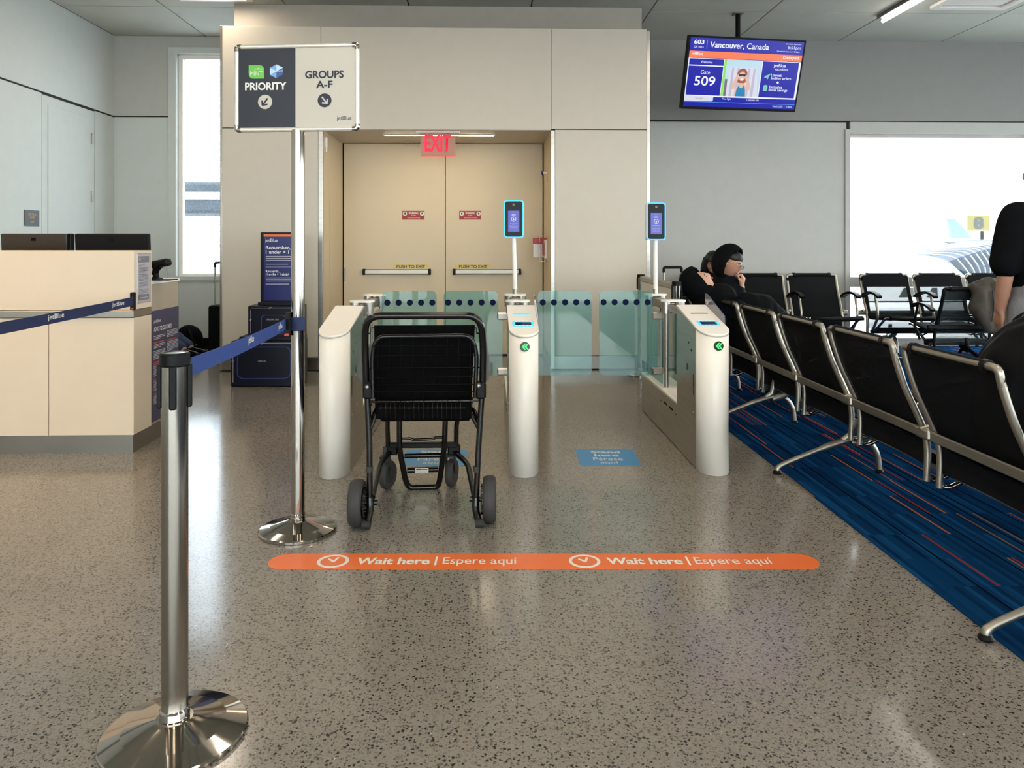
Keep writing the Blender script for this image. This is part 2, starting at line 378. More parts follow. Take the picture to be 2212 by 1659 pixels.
# left wall with a recessed dark reveal between lower and upper panels
wl = struct(MB().box2((WXL - .12, WYB, 0), (WXL - .02, WY + .1, CZ + .1)).build('wall_left', 'reveal'))
MB().box2((WXL - .03, WYB, 2.785), (WXL, WY, CZ)).build('upper_panel', 'wall_cool', wl)
for y0, y1 in ((WYB, -1), (-1, 1.2), (1.2, 3.4), (3.4, 5.6), (5.6, 7.82), (8.86, WY)):
    MB().box2((WXL - .03, y0 + .004, 0), (WXL, y1 - .004, 2.765)).build('lower_panel', 'wall_cool', wl)
d1 = struct(MB().box2((WXL - .028, 7.83, 0), (WXL - .004, 8.85, 2.755)).build('door_1', 'wall_cool'))
MB().box2((WXL - .02, 7.93, 0), (WXL + .004, 8.76, 2.67), .002).build('door_leaf', 'wall_cool', d1)
for z in (2.44, 1.79, .3):
    MB().cyl((WXL + .01, 8.775, z - .06), (WXL + .01, 8.775, z + .06), .012, n=10).box((WXL + .004, 8.79, z), (.008, .03, .11)).build('hinge', 'steel_dull', d1)
# back wall, pierced by the narrow window on the left and the wide window on the right
wb = struct(MB().box2((WXL - .1, WY + .02, 0), (-3.82, WY + .22, CZ + .1)).box2((-3.82, WY + .02, 3.58), (-2.55, WY + .22, CZ + .1)).box2((-3.82, WY + .02, 0), (-2.55, WY + .22, .84))
     .box2((-2.55, WY + .02, 0), (4.37, WY + .22, CZ + .1)).box2((4.37, WY + .02, 2.63), (WXR + .1, WY + .22, CZ + .1)).box2((4.37, WY + .02, -.1), (WXR + .1, WY + .22, .05)).build('wall_back', 'reveal'))
MB().box2((WXL, WY, 2.785), (-3.82, WY + .03, CZ)).box2((-3.82, WY, 3.58), (-2.5, WY + .03, CZ)).build('upper_panel', 'wall_grey', wb)
MB().box2((WXL, WY, .13), (-3.82, WY + .03, 2.77)).box2((-3.82, WY, .13), (-2.5, WY + .03, .84)).build('lower_panel', 'wall_cool', wb)
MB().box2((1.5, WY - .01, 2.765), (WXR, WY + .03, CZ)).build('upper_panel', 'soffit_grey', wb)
MB().box2((1.5, WY, .13), (4.37, WY + .03, 2.745)).build('lower_panel', 'wall_grey', wb)
struct(MB().box2((WXL, WY - .012, 0), (-2.5, WY + .03, .13)).box2((1.5, WY - .012, 0), (4.37, WY + .03, .13)).build('baseboard_back', 'black_matte'))
# window 1 (narrow, wet) and window 2 (wide)
w1 = struct(MB().box2((-3.83, WY - .03, .83), (-3.74, WY + .2, 3.6)).box2((-3.74, WY - .03, 3.53), (-2.5, WY + .2, 3.6)).box2((-3.74, WY - .03, .82), (-2.5, WY + .2, .87)).build('window_1', 'wall_cool'))
MB().box2((-3.74, WY + .05, .87), (-3.69, WY + .12, 3.53)).box2((-3.69, WY + .05, 3.48), (-2.5, WY + .12, 3.53)).box2((-3.69, WY + .05, .87), (-2.5, WY + .12, .9)).build('window_frame', 'white_plastic', w1)
MB().box2((-3.69, WY + .08, .9), (-2.5, WY + .09, 3.48)).build('pane', 'window_wet', w1)
w2 = struct(MB().box2((4.35, WY - .02, 0), (4.41, WY + .2, 2.66)).box2((4.41, WY - .02, 2.61), (WXR, WY + .2, 2.75)).box2((4.41, WY - .02, .73), (WXR, WY + .16, .85)).box2((4.41, WY - .02, 0), (WXR, WY + .16, .1)).build('window_2', 'wall_grey'))
MB().box2((4.41, WY + .06, 2.57), (WXR, WY + .1, 2.61)).build('window_frame', 'steel_dull', w2)
for x0, x1 in ((4.41, 6.7), (6.76, WXR)):
    MB().box2((x0, WY + .08, .85), (x1, WY + .09, 2.6)).build('pane', 'window_glass', w2)
    MB().box2((x0, WY + .08, .1), (x1, WY + .09, .73)).build('pane', 'window_glass', w2)
MB().box2((6.7, WY - .02, .1), (6.76, WY + .14, 2.6)).build('mullion', 'wall_grey', w2)
# unseen right and rear sides of the hall, glazing added for fill daylight
wr_ = struct(MB().box2((WXR, WYB, 0), (WXR + .1, WY + .1, .12)).box2((WXR, WYB, 2.7), (WXR + .1, WY + .1, CZ + .1)).build('wall_right', 'wall_grey'))
wf_ = struct(MB().box2((WXL - .1, WYB - .1, 0), (WXR + .1, WYB, .12)).box2((WXL - .1, WYB - .1, 3.3), (WXR + .1, WYB, CZ + .1)).build('wall_front', 'wall_grey'))
for k in range(7):
    y0, y1 = WYB + k * 2.05, WYB + (k + 1) * 2.05; MB().box2((WXR, y0 - .04, .12), (WXR + .1, y0 + .04, 2.7)).build('mullion', 'wall_grey', wr_); MB().box2((WXR + .04, y0 + .04, .12), (WXR + .05, min(y1 - .04, WY), 2.7)).build('pane', 'window_glass', wr_)
    x0, x1 = WXL + k * 1.93, WXL + (k + 1) * 1.93; MB().box2((x0 - .04, WYB - .1, .12), (x0 + .04, WYB, 3.3)).build('mullion', 'wall_grey', wf_); MB().box2((x0 + .04, WYB - .06, .12), (x1 - .04, WYB - .05, 3.3)).build('pane', 'window_glass', wf_)
# ceiling: square panels with dark joints
ce = struct(MB().box2((WXL - .1, WYB - .1, CZ + .02), (WXR + .1, WY + .2, CZ + .12)).build('ceiling', 'reveal'))
xs = [WXL] + [-3.4 + 1.278 * i for i in range(10)] + [WXR]; ys = [WYB] + [8.15 - 1.28 * i for i in range(10, -1, -1)] + [WY]
cache = {}
for i in range(len(xs) - 1):
    for j in range(len(ys) - 1):
        sx, sy = xs[i + 1] - xs[i] - .014, ys[j + 1] - ys[j] - .014
        if sx < .1 or sy < .1: continue
        k = (round(sx, 2), round(sy, 2))
        if k not in cache: t = MB().box((0, 0, .0125), (sx, sy, .025), .002).build('ceiling_panel', 'ceiling_tile', ce); cache[k] = t.data
        else: t = obj('ceiling_panel', cache[k], ce)
        t.location = ((xs[i] + xs[i + 1]) / 2, (ys[j] + ys[j + 1]) / 2, CZ)
# ceiling troffers
tro = thing('ceiling_light', 'square white ceiling light set in one ceiling panel', 'light', (0, 0, 0), 0, 'square ceiling lights')
MB().annulus(F((0, 0, 0), (1, 0, 0), (0, -1, 0)), rrect(-.36, -.36, .36, .36, .01), rrect(-.31, -.31, .31, .31, .01), 0, .03).build('frame', 'white_plastic', tro)
MB().box((0, 0, -.008), (.62, .62, .012)).build('diffuser', 'lamp_diffuser', tro)
spots = [(-2.76, 7.51)] + [(x, y) for y in (4.95, 2.39, -.17, -2.73) for x in (-2.76, -.205, 2.35, 4.91, 7.4)]
for i, (x, y) in enumerate(spots):
    o = tro if i == 0 else copy_tree(tro); o.location = (x, y, CZ)
tro['label'] = 'square white ceiling light in the panel beside the bulkhead and narrow window'; del tro['group']
dif = thing('air_diffuser', 'square white air vent in the ceiling near the strip light', 'vent', (5.0, 7.53, CZ))
MB().annulus(F((0, 0, 0), (1, 0, 0), (0, -1, 0)), rrect(-.4, -.4, .4, .4, .03), rrect(-.33, -.33, .33, .33, .03), 0, .03).build('frame', 'white_plastic', dif)
MB().box((0, 0, -.006), (.6, .6, .01), .002).build('plate', 'white_plastic', dif)
st = thing('strip_light', 'bare white fluorescent strip light on the ceiling beside the window wall', 'light', (4.27, 7.35, CZ))
MB().box((0, 0, -.02), (.12, 1.8, .04), .004).build('housing', 'steel_dull', st)
MB().cyl((0, -.88, -.062), (0, .88, -.062), .02, n=12).build('tube', 'tube_lamp', st)
# warm downlights over the counter
for i, (x, y) in enumerate(((-2.95, 3.72), (-3.9, 3.72))):
    dl = thing('downlight', 'small round warm downlight above the boarding counter', 'light', (x, y, CZ), 0, 'warm downlights over the counter')
    MB().lathe([(.05, -.001), (.09, -.001), (.09, -.012), (.07, -.014), (.05, -.004)], n=24).build('trim_ring', 'white_plastic', dl)
    li = bpy.data.lights.new('warm_spot', 'SPOT'); li.energy = 70; li.color = (1, .66, .36); li.spot_size = math.radians(70); li.spot_blend = .7; li.shadow_soft_size = .05
    lo = bpy.data.objects.new('bulb', li); col.objects.link(lo); lo.parent = dl; lo.location = (0, 0, -.03); lo.rotation_euler = (math.radians(10), 0, 0)
# ================================================================== boarding portal
PY, PXL, PXR, OXL, OXR, HZ, PZ, DY = 7.63, -2.65, 1.60, -1.645, .607, 2.385, 3.40, 8.65
pt = struct(MB().box2((PXL + .01, PY + .02, 0), (OXL - .01, WY, PZ - .01)).box2((OXR + .01, PY + .02, 0), (PXR - .01, WY, PZ - .01)).box2((OXL - .01, PY + .02, HZ + .01), (OXR + .01, WY, PZ - .01))
            .box2((OXL - .01, DY + .08, 0), (OXR + .01, WY, HZ + .01)).build('wall_portal', 'reveal'))
s1, s2 = -1.665, .61
for x0, x1, z0, z1 in ((PXL + .02, s1, HZ + .012, PZ), (s1, s2, HZ, PZ), (s2, PXR - .03, HZ + .012, PZ), (PXL + .02, OXL - .045, .14, HZ + .008), (OXR + .04, PXR - .03, .14, HZ + .008)):
    MB().box2((x0 + .002, PY, z0 + .002), (x1 - .002, PY + .03, z1 - .002), .002).build('wall_panel', 'laminate', pt)
for x0, x1 in ((PXL + .02, OXL - .045), (OXR + .04, PXR - .03)):
    MB().box2((x0, PY - .003, .012), (x1, PY + .03, .138), .001).build('kick_plate', 'kick_steel', pt)
for x0, x1, y0, y1, z1 in ((PXL, PXL + .022, PY - .004, PY + .05, PZ), (PXR - .032, PXR, PY - .004, PY + .05, PZ - .02), (OXL - .045, OXL, PY - .004, PY + .03, HZ), (OXR, OXR + .04, PY - .004, PY + .03, HZ)):
    MB().box2((x0, y0, .012), (x1, y1, z1), .002).build('corner_guard', 'steel_brushed', pt)
MB().box2((PXL, PY + .05, 0), (PXL + .012, WY, PZ)).build('side_panel', 'laminate', pt)
MB().box2((PXR - .012, PY + .05, 0), (PXR, WY, PZ)).build('side_panel', 'laminate', pt)
for y0, y1 in ((PY + .03, PY + .3), (PY + .306, DY)):
    MB().box2((OXL - .012, y0, .14), (OXL, y1, HZ)).build('jamb_panel', 'door_cream', pt)
MB().box2((OXR, PY + .03, .14), (OXR + .012, DY, HZ)).build('jamb_panel', 'door_cream', pt)
MB().box2((OXL - .012, PY + .03, 0), (OXL + .003, DY, .14)).build('kick_plate', 'kick_steel', pt)
MB().box2((OXR - .003, PY + .03, 0), (OXR + .012, DY, .14)).build('kick_plate', 'kick_steel', pt)
MB().box2((OXL, PY + .03, HZ), (OXR, DY + .05, HZ + .012)).build('soffit', 'laminate', pt)
struct(MB().box2((PXL, 8.05, PZ - .02), (PXR, WY, CZ)).build('wall_bulkhead', 'bulkhead_paint'))
# double doors
xm = (OXL + OXR) / 2 + .02
for i, (x0, x1) in enumerate(((OXL + .012, xm - .004), (xm + .004, OXR - .012))):
    dr = struct(MB().box2((x0, DY, .015), (x1, DY + .05, HZ - .004), .002).build('door_%d' % (i + 2), 'door_cream'))
    MB().box2((x0, DY - .002, .018), (x1, DY + .01, .32)).build('kick_plate', 'door_cream', dr)
    bx0, bx1 = (P(785, 587, DY).x, P(931, 587, DY).x) if i == 0 else (P(979, 587, DY).x, P(1125, 587, DY).x)
    z = P(900, 587, DY).z
    pb = MB().box2((bx0 + .02, DY - .06, z - .028), (bx1 - .02, DY - .002, z + .028), .01).build('push_bar', 'aluminium', dr)
    for xa in (bx0, bx1 - .025): MB().box2((xa, DY - .065, z - .034), (xa + .025, DY, z + .034), .004).build('end_cap', 'black_plastic', pb)
    px0, px1 = ((849, 926) if i == 0 else (984, 1060))
    a = P(px0, 580.5, DY); b = P(px1, 571, DY); fr = XZ((a.x, DY, a.z)); W_, H_ = b.x - a.x, b.z - a.z
    lb = MB().rect(fr, 0, 0, W_, H_, 0, .002).build('push_label', 'label_yellow', dr); lb['label'] = 'yellow strip reading PUSH TO EXIT'
    text('PUSH TO EXIT', fr, W_ * .5, H_ * .5, W_ * .8, H_ * .68, 'print_navy', lb, bold=.02, c=.003)
    px0, px1 = ((869, 917) if i == 0 else (992, 1039))
    a = P(px0, 474.5, DY); b = P(px1, 455.5, DY); fr = XZ((a.x, DY, a.z)); W_, H_ = b.x - a.x, b.z - a.z
    lb = MB().rect(fr, 0, 0, W_, H_, 0, .002).build('warning_sticker', 'warn_red', dr); lb['label'] = 'small red alarm warning sticker'
    text('WARNING', fr, W_ * .5, H_ * .75, W_ * .44, H_ * .26, 'print_white', lb, bold=.02, c=.003)
    text('ALARM', fr, W_ * .5, H_ * .48, W_ * .2, H_ * .14, 'print_white', lb, c=.003)
    text('Emergency Exit Only', fr, W_ * .52, H_ * .2, W_ * .56, H_ * .16, 'print_white', lb, c=.003)
    MB().poly(fr, ell(W_ * .12, H_ * .68, H_ * .24, H_ * .24), .002, .003).poly(fr, ell(W_ * .89, H_ * .68, H_ * .24, H_ * .24), .002, .003).build('symbol', 'print_white', lb)
    MB().poly(fr, [(W_ * .08, H_ * .62), (W_ * .15, H_ * .5), (W_ * .15, H_ * .86), (W_ * .08, H_ * .74)], .003, .004).poly(fr, [(W_ * .87, H_ * .48), (W_ * .9, H_ * .68), (W_ * .94, H_ * .5), (W_ * .92, H_ * .8), (W_ * .86, H_ * .8)], .003, .004).build('symbol', 'print_navy', lb)
    if i == 0: MB().box2((x0 + .002, DY - .006, .84), (x0 + .022, DY + .01, .99)).build('hinge', 'steel_dull', dr)
# recess lamp, exit sign, devices on the jambs
zl = HZ
lm = thing('recess_light', 'slim linear light in the soffit above the exit doors', 'light', (-.52, 7.98, zl))
MB().box((0, 0, -.004), (1.16, .075, .008), .001).build('frame', 'white_plastic', lm); MB().box((0, 0, -.0095), (1.12, .045, .004)).build('diffuser', 'door_lamp', lm)
ex = P(946, 312, PY + .12)
es = thing('exit_sign', 'clear acrylic EXIT sign with red letters below the portal header', 'sign', (ex.x, PY + .12, HZ))
MB().box((0, 0, -.008), (.44, .09, .016), .003).build('canopy', 'white_plastic', es)
fr = XZ((ex.x, PY + .12, 0)); z0 = P(946, 337, PY + .12).z; z1 = HZ - .016; hw = .175
MB().poly(fr, rrect(-hw, z0, hw, z1, .006), -.004, .004).build('acrylic_panel', 'exit_acrylic', es, True)
MB().rect(fr, -hw, z0 - .003, hw, z0 + .003, -.005, .005).build('lit_edge', 'exit_red', es, True)
text('EXIT', fr, 0, z0 + (z1 - z0) * .56, .265, (z1 - z0) * .74, 'exit_red', es, bold=.035, c=.006)
fa = thing('alarm_pull', 'red and white fire alarm pull station under a clear hinged cover', 'alarm', P(1163, 538, 8.2))
fa.location.x = OXR; fl = V(fa.location)
MB().box2((OXR - .03, 8.08, fl.z - .1), (OXR, 8.24, fl.z + .1), .006).build('housing', 'white_plastic', fa, True)
MB().box2((OXR - .045, 8.1, fl.z - .07), (OXR - .03, 8.22, fl.z + .065), .004).build('pull_plate', 'alarm_red', fa, True)
MB().box2((OXR - .14, 8.235, fl.z - .09), (OXR, 8.25, fl.z + .06), .004).build('sounder', 'white_plastic', fa, True)
MB().box2((OXR - .145, 8.225, fl.z + .06), (OXR, 8.252, fl.z + .115), .004).build('sounder_cap', 'alarm_red', fa, True)
MB().box2((OXR - .09, 8.05, fl.z - .13), (OXR - .084, 8.26, fl.z + .14)).box2((OXR - .09, 8.05, fl.z + .134), (OXR, 8.26, fl.z + .14)).box2((OXR - .09, 8.05, fl.z - .13), (OXR, 8.26, fl.z - .124)).build('cover', 'cover_clear', fa, True)
hk = thing('door_knob_sensor', 'brass strip with a blue tipped white button on the door jamb', 'sensor', (OXR, 8.1, P(1165, 374, 8.1).z)); hl = hk.location
MB().box2((OXR - .006, 8.06, hl.z - .1), (OXR, 8.11, hl.z + .05), .003).build('strip', 'hook_brass', hk, True)
MB().cyl((OXR, 8.085, hl.z), (OXR - .05, 8.085, hl.z), .016).build('button', 'white_plastic', hk, True)
MB().sph((OXR - .055, 8.085, hl.z), (.014, .022, .022)).build('button_tip', 'blue_knob', hk, True)
dc = thing('door_contact', 'small white plastic contact high on the portal jamb', 'sensor', (OXL, PY + .1, P(705, 308, PY + .1).z))
MB().box((.012, 0, 0), (.024, .04, .1), .004).box((.012, 0, -.07), (.016, .02, .05), .003).build('case', 'white_plastic', dc)
# room plaque on the left wall
pq = thing('room_plaque', 'small dark square room plaque with gold lettering on the white wall', 'sign', (WXL, 7.66, 1.5)); fr = YZ((WXL, 7.53, 1.43))
MB().rect(fr, 0, 0, .235, .155, 0, .008).build('plate', 'plaque_dark', pq, True)
text('ELECTRICAL', fr, .118, .115, .13, .022, 'gold_print', pq, c=.009); text('CLOSET', fr, .118, .085, .08, .02, 'gold_print', pq, c=.009); text('509E', fr, .118, .04, .055, .022, 'gold_print', pq, c=.009)
# ================================================================== outside the windows
struct(MB().box2((-90, -90, -4.6), (120, 220, -4.5)).build('ground_apron', 'apron'))
YB = 22.0
cn = thing('boarding_canopy', 'ribbed folding jet bridge canopy outside the window under the yellow sign', 'canopy', (P(2110, 603, YB).x, YB, -4.5))
ribs = []; N = 13
for i in range(N):
    t = i / (N - 1); e = t ** .8
    bot = P(2092 + 110 * t, 604, YB + .2 * t); c1 = P(2048 + 142 * e, 566 - 36 * math.sin(e * 1.45), YB - .5 + .4 * t); c2 = P(2030 + 150 * e, 560 - 36 * math.sin(e * 1.45), YB - .2 + .5 * t)
    tip = P(1977 + 83 * t ** 1.6, 551 - 27 * t, YB + 1.2 + t * .6)
    ribs.append([bot, bot.lerp(c1, .5) + V((0, -.25 * math.sin(math.pi * t), 0)), c1, c2, c2.lerp(tip, .5) + V((0, -.1, .02)), tip])
for r in ribs: MB().tube(fillet(r, .2, 3), .022, 6).build('rib', 'bellows_rib', cn, True)
b = MB()
for r, q in zip(ribs[:-1], ribs[1:]):
    mid = [(x + y) / 2 + V((0, .12, -.02)) for x, y in zip(r, q)]
    for a_, b_ in ((r, mid), (mid, q)):
        n = len(a_); b.add(list(a_) + list(b_), [(k, k + 1, n + k + 1, n + k) for k in range(n - 1)])
b.build('bellows', 'bellows_grey', cn, True)
tp = [P(2042, 523, YB + 1.6), P(2160, 520, YB + 1.6), P(2235, 548, YB + 1.2), P(2235, 556, YB + 1.2), P(2160, 530, YB + 1.4), P(2060, 528, YB + 1.5)]
MB().add(tp + [p + V((0, .5, .05)) for p in tp], [(0, 1, 2, 3, 4, 5), (11, 10, 9, 8, 7, 6)] + [(i, i + 6, (i + 1) % 6 + 6, (i + 1) % 6) for i in range(6)]).build('roof', 'jetbridge_grey', cn, True)
MB().box2((P(2088, 604, YB).x, YB - .4, -4.5), (P(2290, 604, YB).x, YB + 2.2, P(2100, 603, YB).z)).build('cab_base', 'jetbridge_white', cn, True)
ns = P(2114, 481.5, YB + 2.5); sg = thing('stand_number_sign', 'yellow stand sign with a large grey number 8 outside the window', 'sign', (ns.x, YB + 2.5, -4.5))
k = (YB + 2.5) / FPX; fr = XZ(ns)
MB().rect(fr, -24 * k, -16.5 * k, 24 * k, 17 * k, -.06, 0).build('panel', 'sign_yellow', sg, True); text('8', fr, 0, 0, 23 * k, 27 * k, 'digit_grey', sg, bold=.05, c=.01)
MB().box2((ns.x + 5 * k, YB + 2.6, P(2114, 520, YB + 2.5).z), (ns.x + 20 * k, YB + 2.8, ns.z - 18 * k)).box2((ns.x + 8 * k, YB + 2.6, -4.5), (ns.x + 16 * k, YB + 2.8, ns.z)).build('post', 'jetbridge_white', sg, True)
YT = 60.0; tl = thing('aircraft', 'distant parked aircraft with a blue patterned tail outside the window', 'aircraft', (P(2075, 700, YT).x, YT, -4.5))
b = MB(); fr = XZ((0, YT, 0)); tpx = [(2046, 473), (2061, 473), (2100, 516), (2056, 516)]
b.poly(fr, [(P(x, y, YT).x, P(x, y, YT).z) for x, y in tpx], -.15, .15).build('tail_fin', 'tail_blue', tl, True)
a = P(2020, 530, YT); MB().cyl((a.x, YT, a.z - 1.2), (a.x + 22, YT, a.z - 1.6), .4, 1.9, 20).build('fuselage', 'jetbridge_white', tl, True)
jb = thing('jet_bridge', 'grey elevated jet bridge seen through the wet narrow window', 'jet bridge', (-11, 28, -4.5))
MB().box2((-18, 26, 2.3), (-5, 29, 3.35), .1).build('tunnel', 'jetbridge_grey', jb, True)
MB().box2((-18, 25.95, 2.75), (-5, 26, 3.0)).build('window_strip', 'jetbridge_white', jb, True)
for x in (-13.0, -8.0): MB().cyl((x, 27.5, -4.5), (x, 27.5, 2.3), .3).build('column', 'jetbridge_white', jb, True)
cr = thing('ground_vehicle', 'pale service van parked outside beyond the wet window', 'vehicle', (-11.2, 27.0, -4.5))
MB().box2((-13.1, 26.2, -4.1), (-9.4, 28, -2.9), .2).box2((-12.6, 26.3, -2.95), (-10.2, 27.9, -2.2), .25).build('body', 'jetbridge_white', cr, True)
for x in (-12.4, -10.1): MB().cyl((x, 26.15, -4.12), (x, 26.4, -4.12), .38).build('wheel', 'rubber_grey', cr, True)
MB().box2((-12.4, 26.27, -2.85), (-10.4, 26.3, -2.35)).build('side_window', 'glass_dark', cr, True)
vb = thing('cab_vehicle', 'white catering truck cab with dark side windows outside the wide window', 'vehicle', (9.6, 17, -4.5))
MB().box2((6.6, 16.5, -2.4), (13.5, 19, -.15), .3).build('body', 'jetbridge_white', vb, True)
for a_, b_ in ((1945, 1990), (2006, 2030), (2036, 2085)):
    x0 = P(a_, 640, 16.4).x; x1 = P(b_, 640, 16.4).x; fr = XZ((0, 16.48, 0)); MB().poly(fr, [(x0, P(a_, 643, 16.4).z), (x1, P(a_, 643, 16.4).z), (x1 - .02, P(a_, 622, 16.4).z), (x0 + .12, P(a_, 622, 16.4).z)], 0, .02).build('side_window', 'glass_dark', vb, True)
for x in (7.6, 12.2): MB().cyl((x, 16.4, -3.6), (x, 16.8, -3.6), .9).build('wheel', 'rubber_grey', vb, True)
MB().box2((6.9, 16.8, -3.6), (13.2, 18.7, -2.4)).build('chassis', 'rubber_grey', vb, True)
# ================================================================== floor stickers
a = G(581, 1213); b_ = G(1767, 1213); u = (b_ - a).normalized(); L = (b_ - a).length; v = V((-u.y, u.x, 0)); hw = (G(1100, 1194).y - G(1100, 1228).y) / 2
fr = F(a + V((0, 0, .0005)), u, v)
so = thing('floor_line_sticker', 'long orange floor strip with white clock icons reading Wait here', 'floor sticker', a)
MB().poly(fr, rrect(0, -hw, L, hw, hw * .98, 8), 0, .001).build('vinyl', 'tarp_orange', so, True)
def onl(px): return (G(px, 1212) - a).dot(u)
for c0, t0, t1, t2, t3, bar in ((720, 771, 929, 957, 1117, 942), (1262.5, 1310, 1473, 1500, 1666, 1486)):
    cc = onl(c0); R_ = hw * .82
    ck = MB().annulus(fr, ell(cc, 0, R_, R_, 32), ell(cc, 0, R_ * .8, R_ * .8, 32), .001, .0018)
    ck.poly(fr, [(cc - .34 * R_, .42 * R_), (cc - .4 * R_, .3 * R_), (cc + .0 * R_, -.15 * R_), (cc + .12 * R_, -.12 * R_), (cc + .3 * R_, .58 * R_), (cc + .14 * R_, .6 * R_), (cc + .02 * R_, .1 * R_)], .001, .0018).build('clock_icon', 'print_white', so, True)
    x0, x1 = onl(t0), onl(t1); text('Wait here', fr, (x0 + x1) / 2, 0, x1 - x0, hw * .86, 'print_white', so, bold=.03, c=.0018)
    x0, x1 = onl(t2), onl(t3); text('Espere aquí', fr, (x0 + x1) / 2, -hw * .08, x1 - x0, hw * 1.1, 'print_white', so, bold=.006, c=.0018)
    xb = onl(bar); MB().rect(fr, xb - .004, -hw * .5, xb + .004, hw * .55, .001, .0018).build('divider', 'print_white', so, True)
for nm, q in (('light blue Stand here floor sticker under the wheelchair', ((869, 970), (1001, 970), (1012, 1007), (872, 1007))), ('light blue Stand here floor sticker in the empty lane', ((1241, 970), (1362, 971), (1390, 1006.5), (1255, 1006.5)))):
    A, B, C, D = [G(x, y) for x, y in q]; u = ((B - A) + (C - D)).normalized(); c = (A + B + C + D) / 4; W_ = ((B - A).length + (C - D).length) / 2; v = V((-u.y, u.x, 0)); H_ = abs(((A + B) / 2 - (C + D) / 2).dot(v))
    s = thing('floor_square_sticker', nm, 'floor sticker', c); fr = F(c + V((0, 0, .0005)), u, v)
    MB().poly(fr, rrect(-W_ / 2, -H_ / 2, W_ / 2, H_ / 2, .025), 0, .001).build('vinyl', 'sticker_blue', s, True)
    for t, y, w_, bo in (('Stand', .3, .5, .035), ('here', .1, .42, .035), ('Párese', -.12, .5, .005), ('aquí', -.34, .3, .005)):
        text(t, fr, 0, y * H_, w_ * W_, .16 * H_ if t != 'Párese' else .19 * H_, 'print_white', s, bold=bo, c=.0016)
# ================================================================== boarding counter
CXR, CY0, CY1, CY2, CXL = -2.12, 4.64, 4.88, 5.31, -4.3
ct = thing('boarding_counter', 'white gate counter with a raised front screen and steel toe kick', 'counter', (CXR, CY0, 0))
fz = .115
sm = P(105, 800, CY0).x
for x0, x1 in ((CXL, sm - 1.05), (sm - 1.05, sm), (sm, CXR)):
    MB().box2((x0 + .002, CY0, fz), (x1 - .002, CY0 + .02, .812), .001).build('front_panel', 'counter_white', ct, True)
MB().box2((CXR - .02, CY0 + .001, fz), (CXR, CY1, .812), .001).build('side_panel', 'counter_white', ct, True)
MB().box2((CXL, CY0 - .012, .815), (CXR + .003, CY1, .858), .004).build('ledge', 'steel_brushed', ct, True)
MB().box2((CXL, CY0 - .002, .86), (CXR + .001, CY1, 1.213), .002).build('front_screen', 'counter_white', ct, True)
MB().box2((CXL, CY0 + .035, 0), (CXR - .02, CY2 - .02, fz)).build('toe_kick', 'steel_dull', ct, True)
MB().box2((CXL, CY1, fz), (CXR - .006, CY2, 1.0), .001).build('rear_cabinet', 'counter_tan', ct, True)
MB().box2((CXL, CY1, 1.0), (CXR - .004, CY2 + .02, 1.022), .002).build('worktop', 'white_plastic', ct, True)
# customer notice poster on the cabinet side
ps = thing('notice_poster', 'dark violet Advice to Customers poster on the counter side', 'poster', (CXR, CY1, .12)); fr = YZ((CXR - .006, CY1 + .005, .13)); W_, H_ = CY2 - CY1 - .01, .70
MB().rect(fr, 0, 0, W_, H_, 0, .005).build('board', 'poster_violet', ps, True)
text('jetBlue', fr, .03, H_ * .9, .1, .026, 'print_white', ps, c=.006, align='L'); text('ADVICE TO CUSTOMERS', fr, .03, H_ * .83, .27, .028, 'print_white', ps, bold=.015, c=.006, align='L')
bl = MB()
for cx0, yy, blocks in ((.03, .77, (3, -1, 3, 6, -2, 7, -1, 7, -1, 6)), (.23, .79, (5, -1, 7, -1, 8, 6, -1, 9))):
    y = yy * H_
    for n_ in blocks:
        if n_ < 0:
            rd = MB()
            for _ in range(-n_): rd.rect(fr, cx0, y - .006, cx0 + .15, y, .005, .006); y -= .014
            rd.build('red_heading', 'poster_red', ps, True)
        else:
            for k in range(n_):
                if y < .03: break
                bl.rect(fr, cx0, y - .004, cx0 + (.17 if k < n_ - 1 else .1), y, .005, .006); y -= .0095
            y -= .012
bl.build('text_lines', 'poster_text', ps, True)
nt_ = thing('notice_sheet', 'white printed notice in a clear holder on the counter end', 'notice', (CXR, CY0 + .05, .88)); fr = YZ((CXR + .001, CY0 + .04, .9)); W_, H_ = .165, .29
MB().rect(fr, 0, 0, W_, H_, 0, .003).build('sheet', 'paper', nt_, True)
MB().rect(fr, .01, H_ - .05, W_ - .01, H_ - .012, .003, .004).build('header_band', 'paper_grey', nt_, True); MB().rect(fr, .01, .01, W_ - .01, .045, .003, .004).build('footer_band', 'paper_grey', nt_, True)
MB().annulus(fr, ell(.028, H_ - .031, .012, .012), ell(.028, H_ - .031, .008, .008), .004, .005).build('logo', 'paper', nt_, True); MB().rect(fr, .05, H_ - .03, .1, H_ - .026, .004, .005).build('header_text', 'paper', nt_, True); MB().rect(fr, .03, .024, .14, .028, .004, .005).build('footer_text', 'paper', nt_, True)
b = MB(); y = H_ - .065
for n_ in (1, 5, 6, 5, 5):
    for k in range(n_):
        b.rect(fr, .02, y - .003, W_ - (.02 if k < n_ - 1 else .07), y, .003, .004); y -= .0068
    y -= .008
b.build('text_lines', 'ink', nt_, True)
MB().rect(fr, -.006, -.006, W_ + .006, H_ + .008, .006, .008).build('holder', 'acrylic', nt_, True)
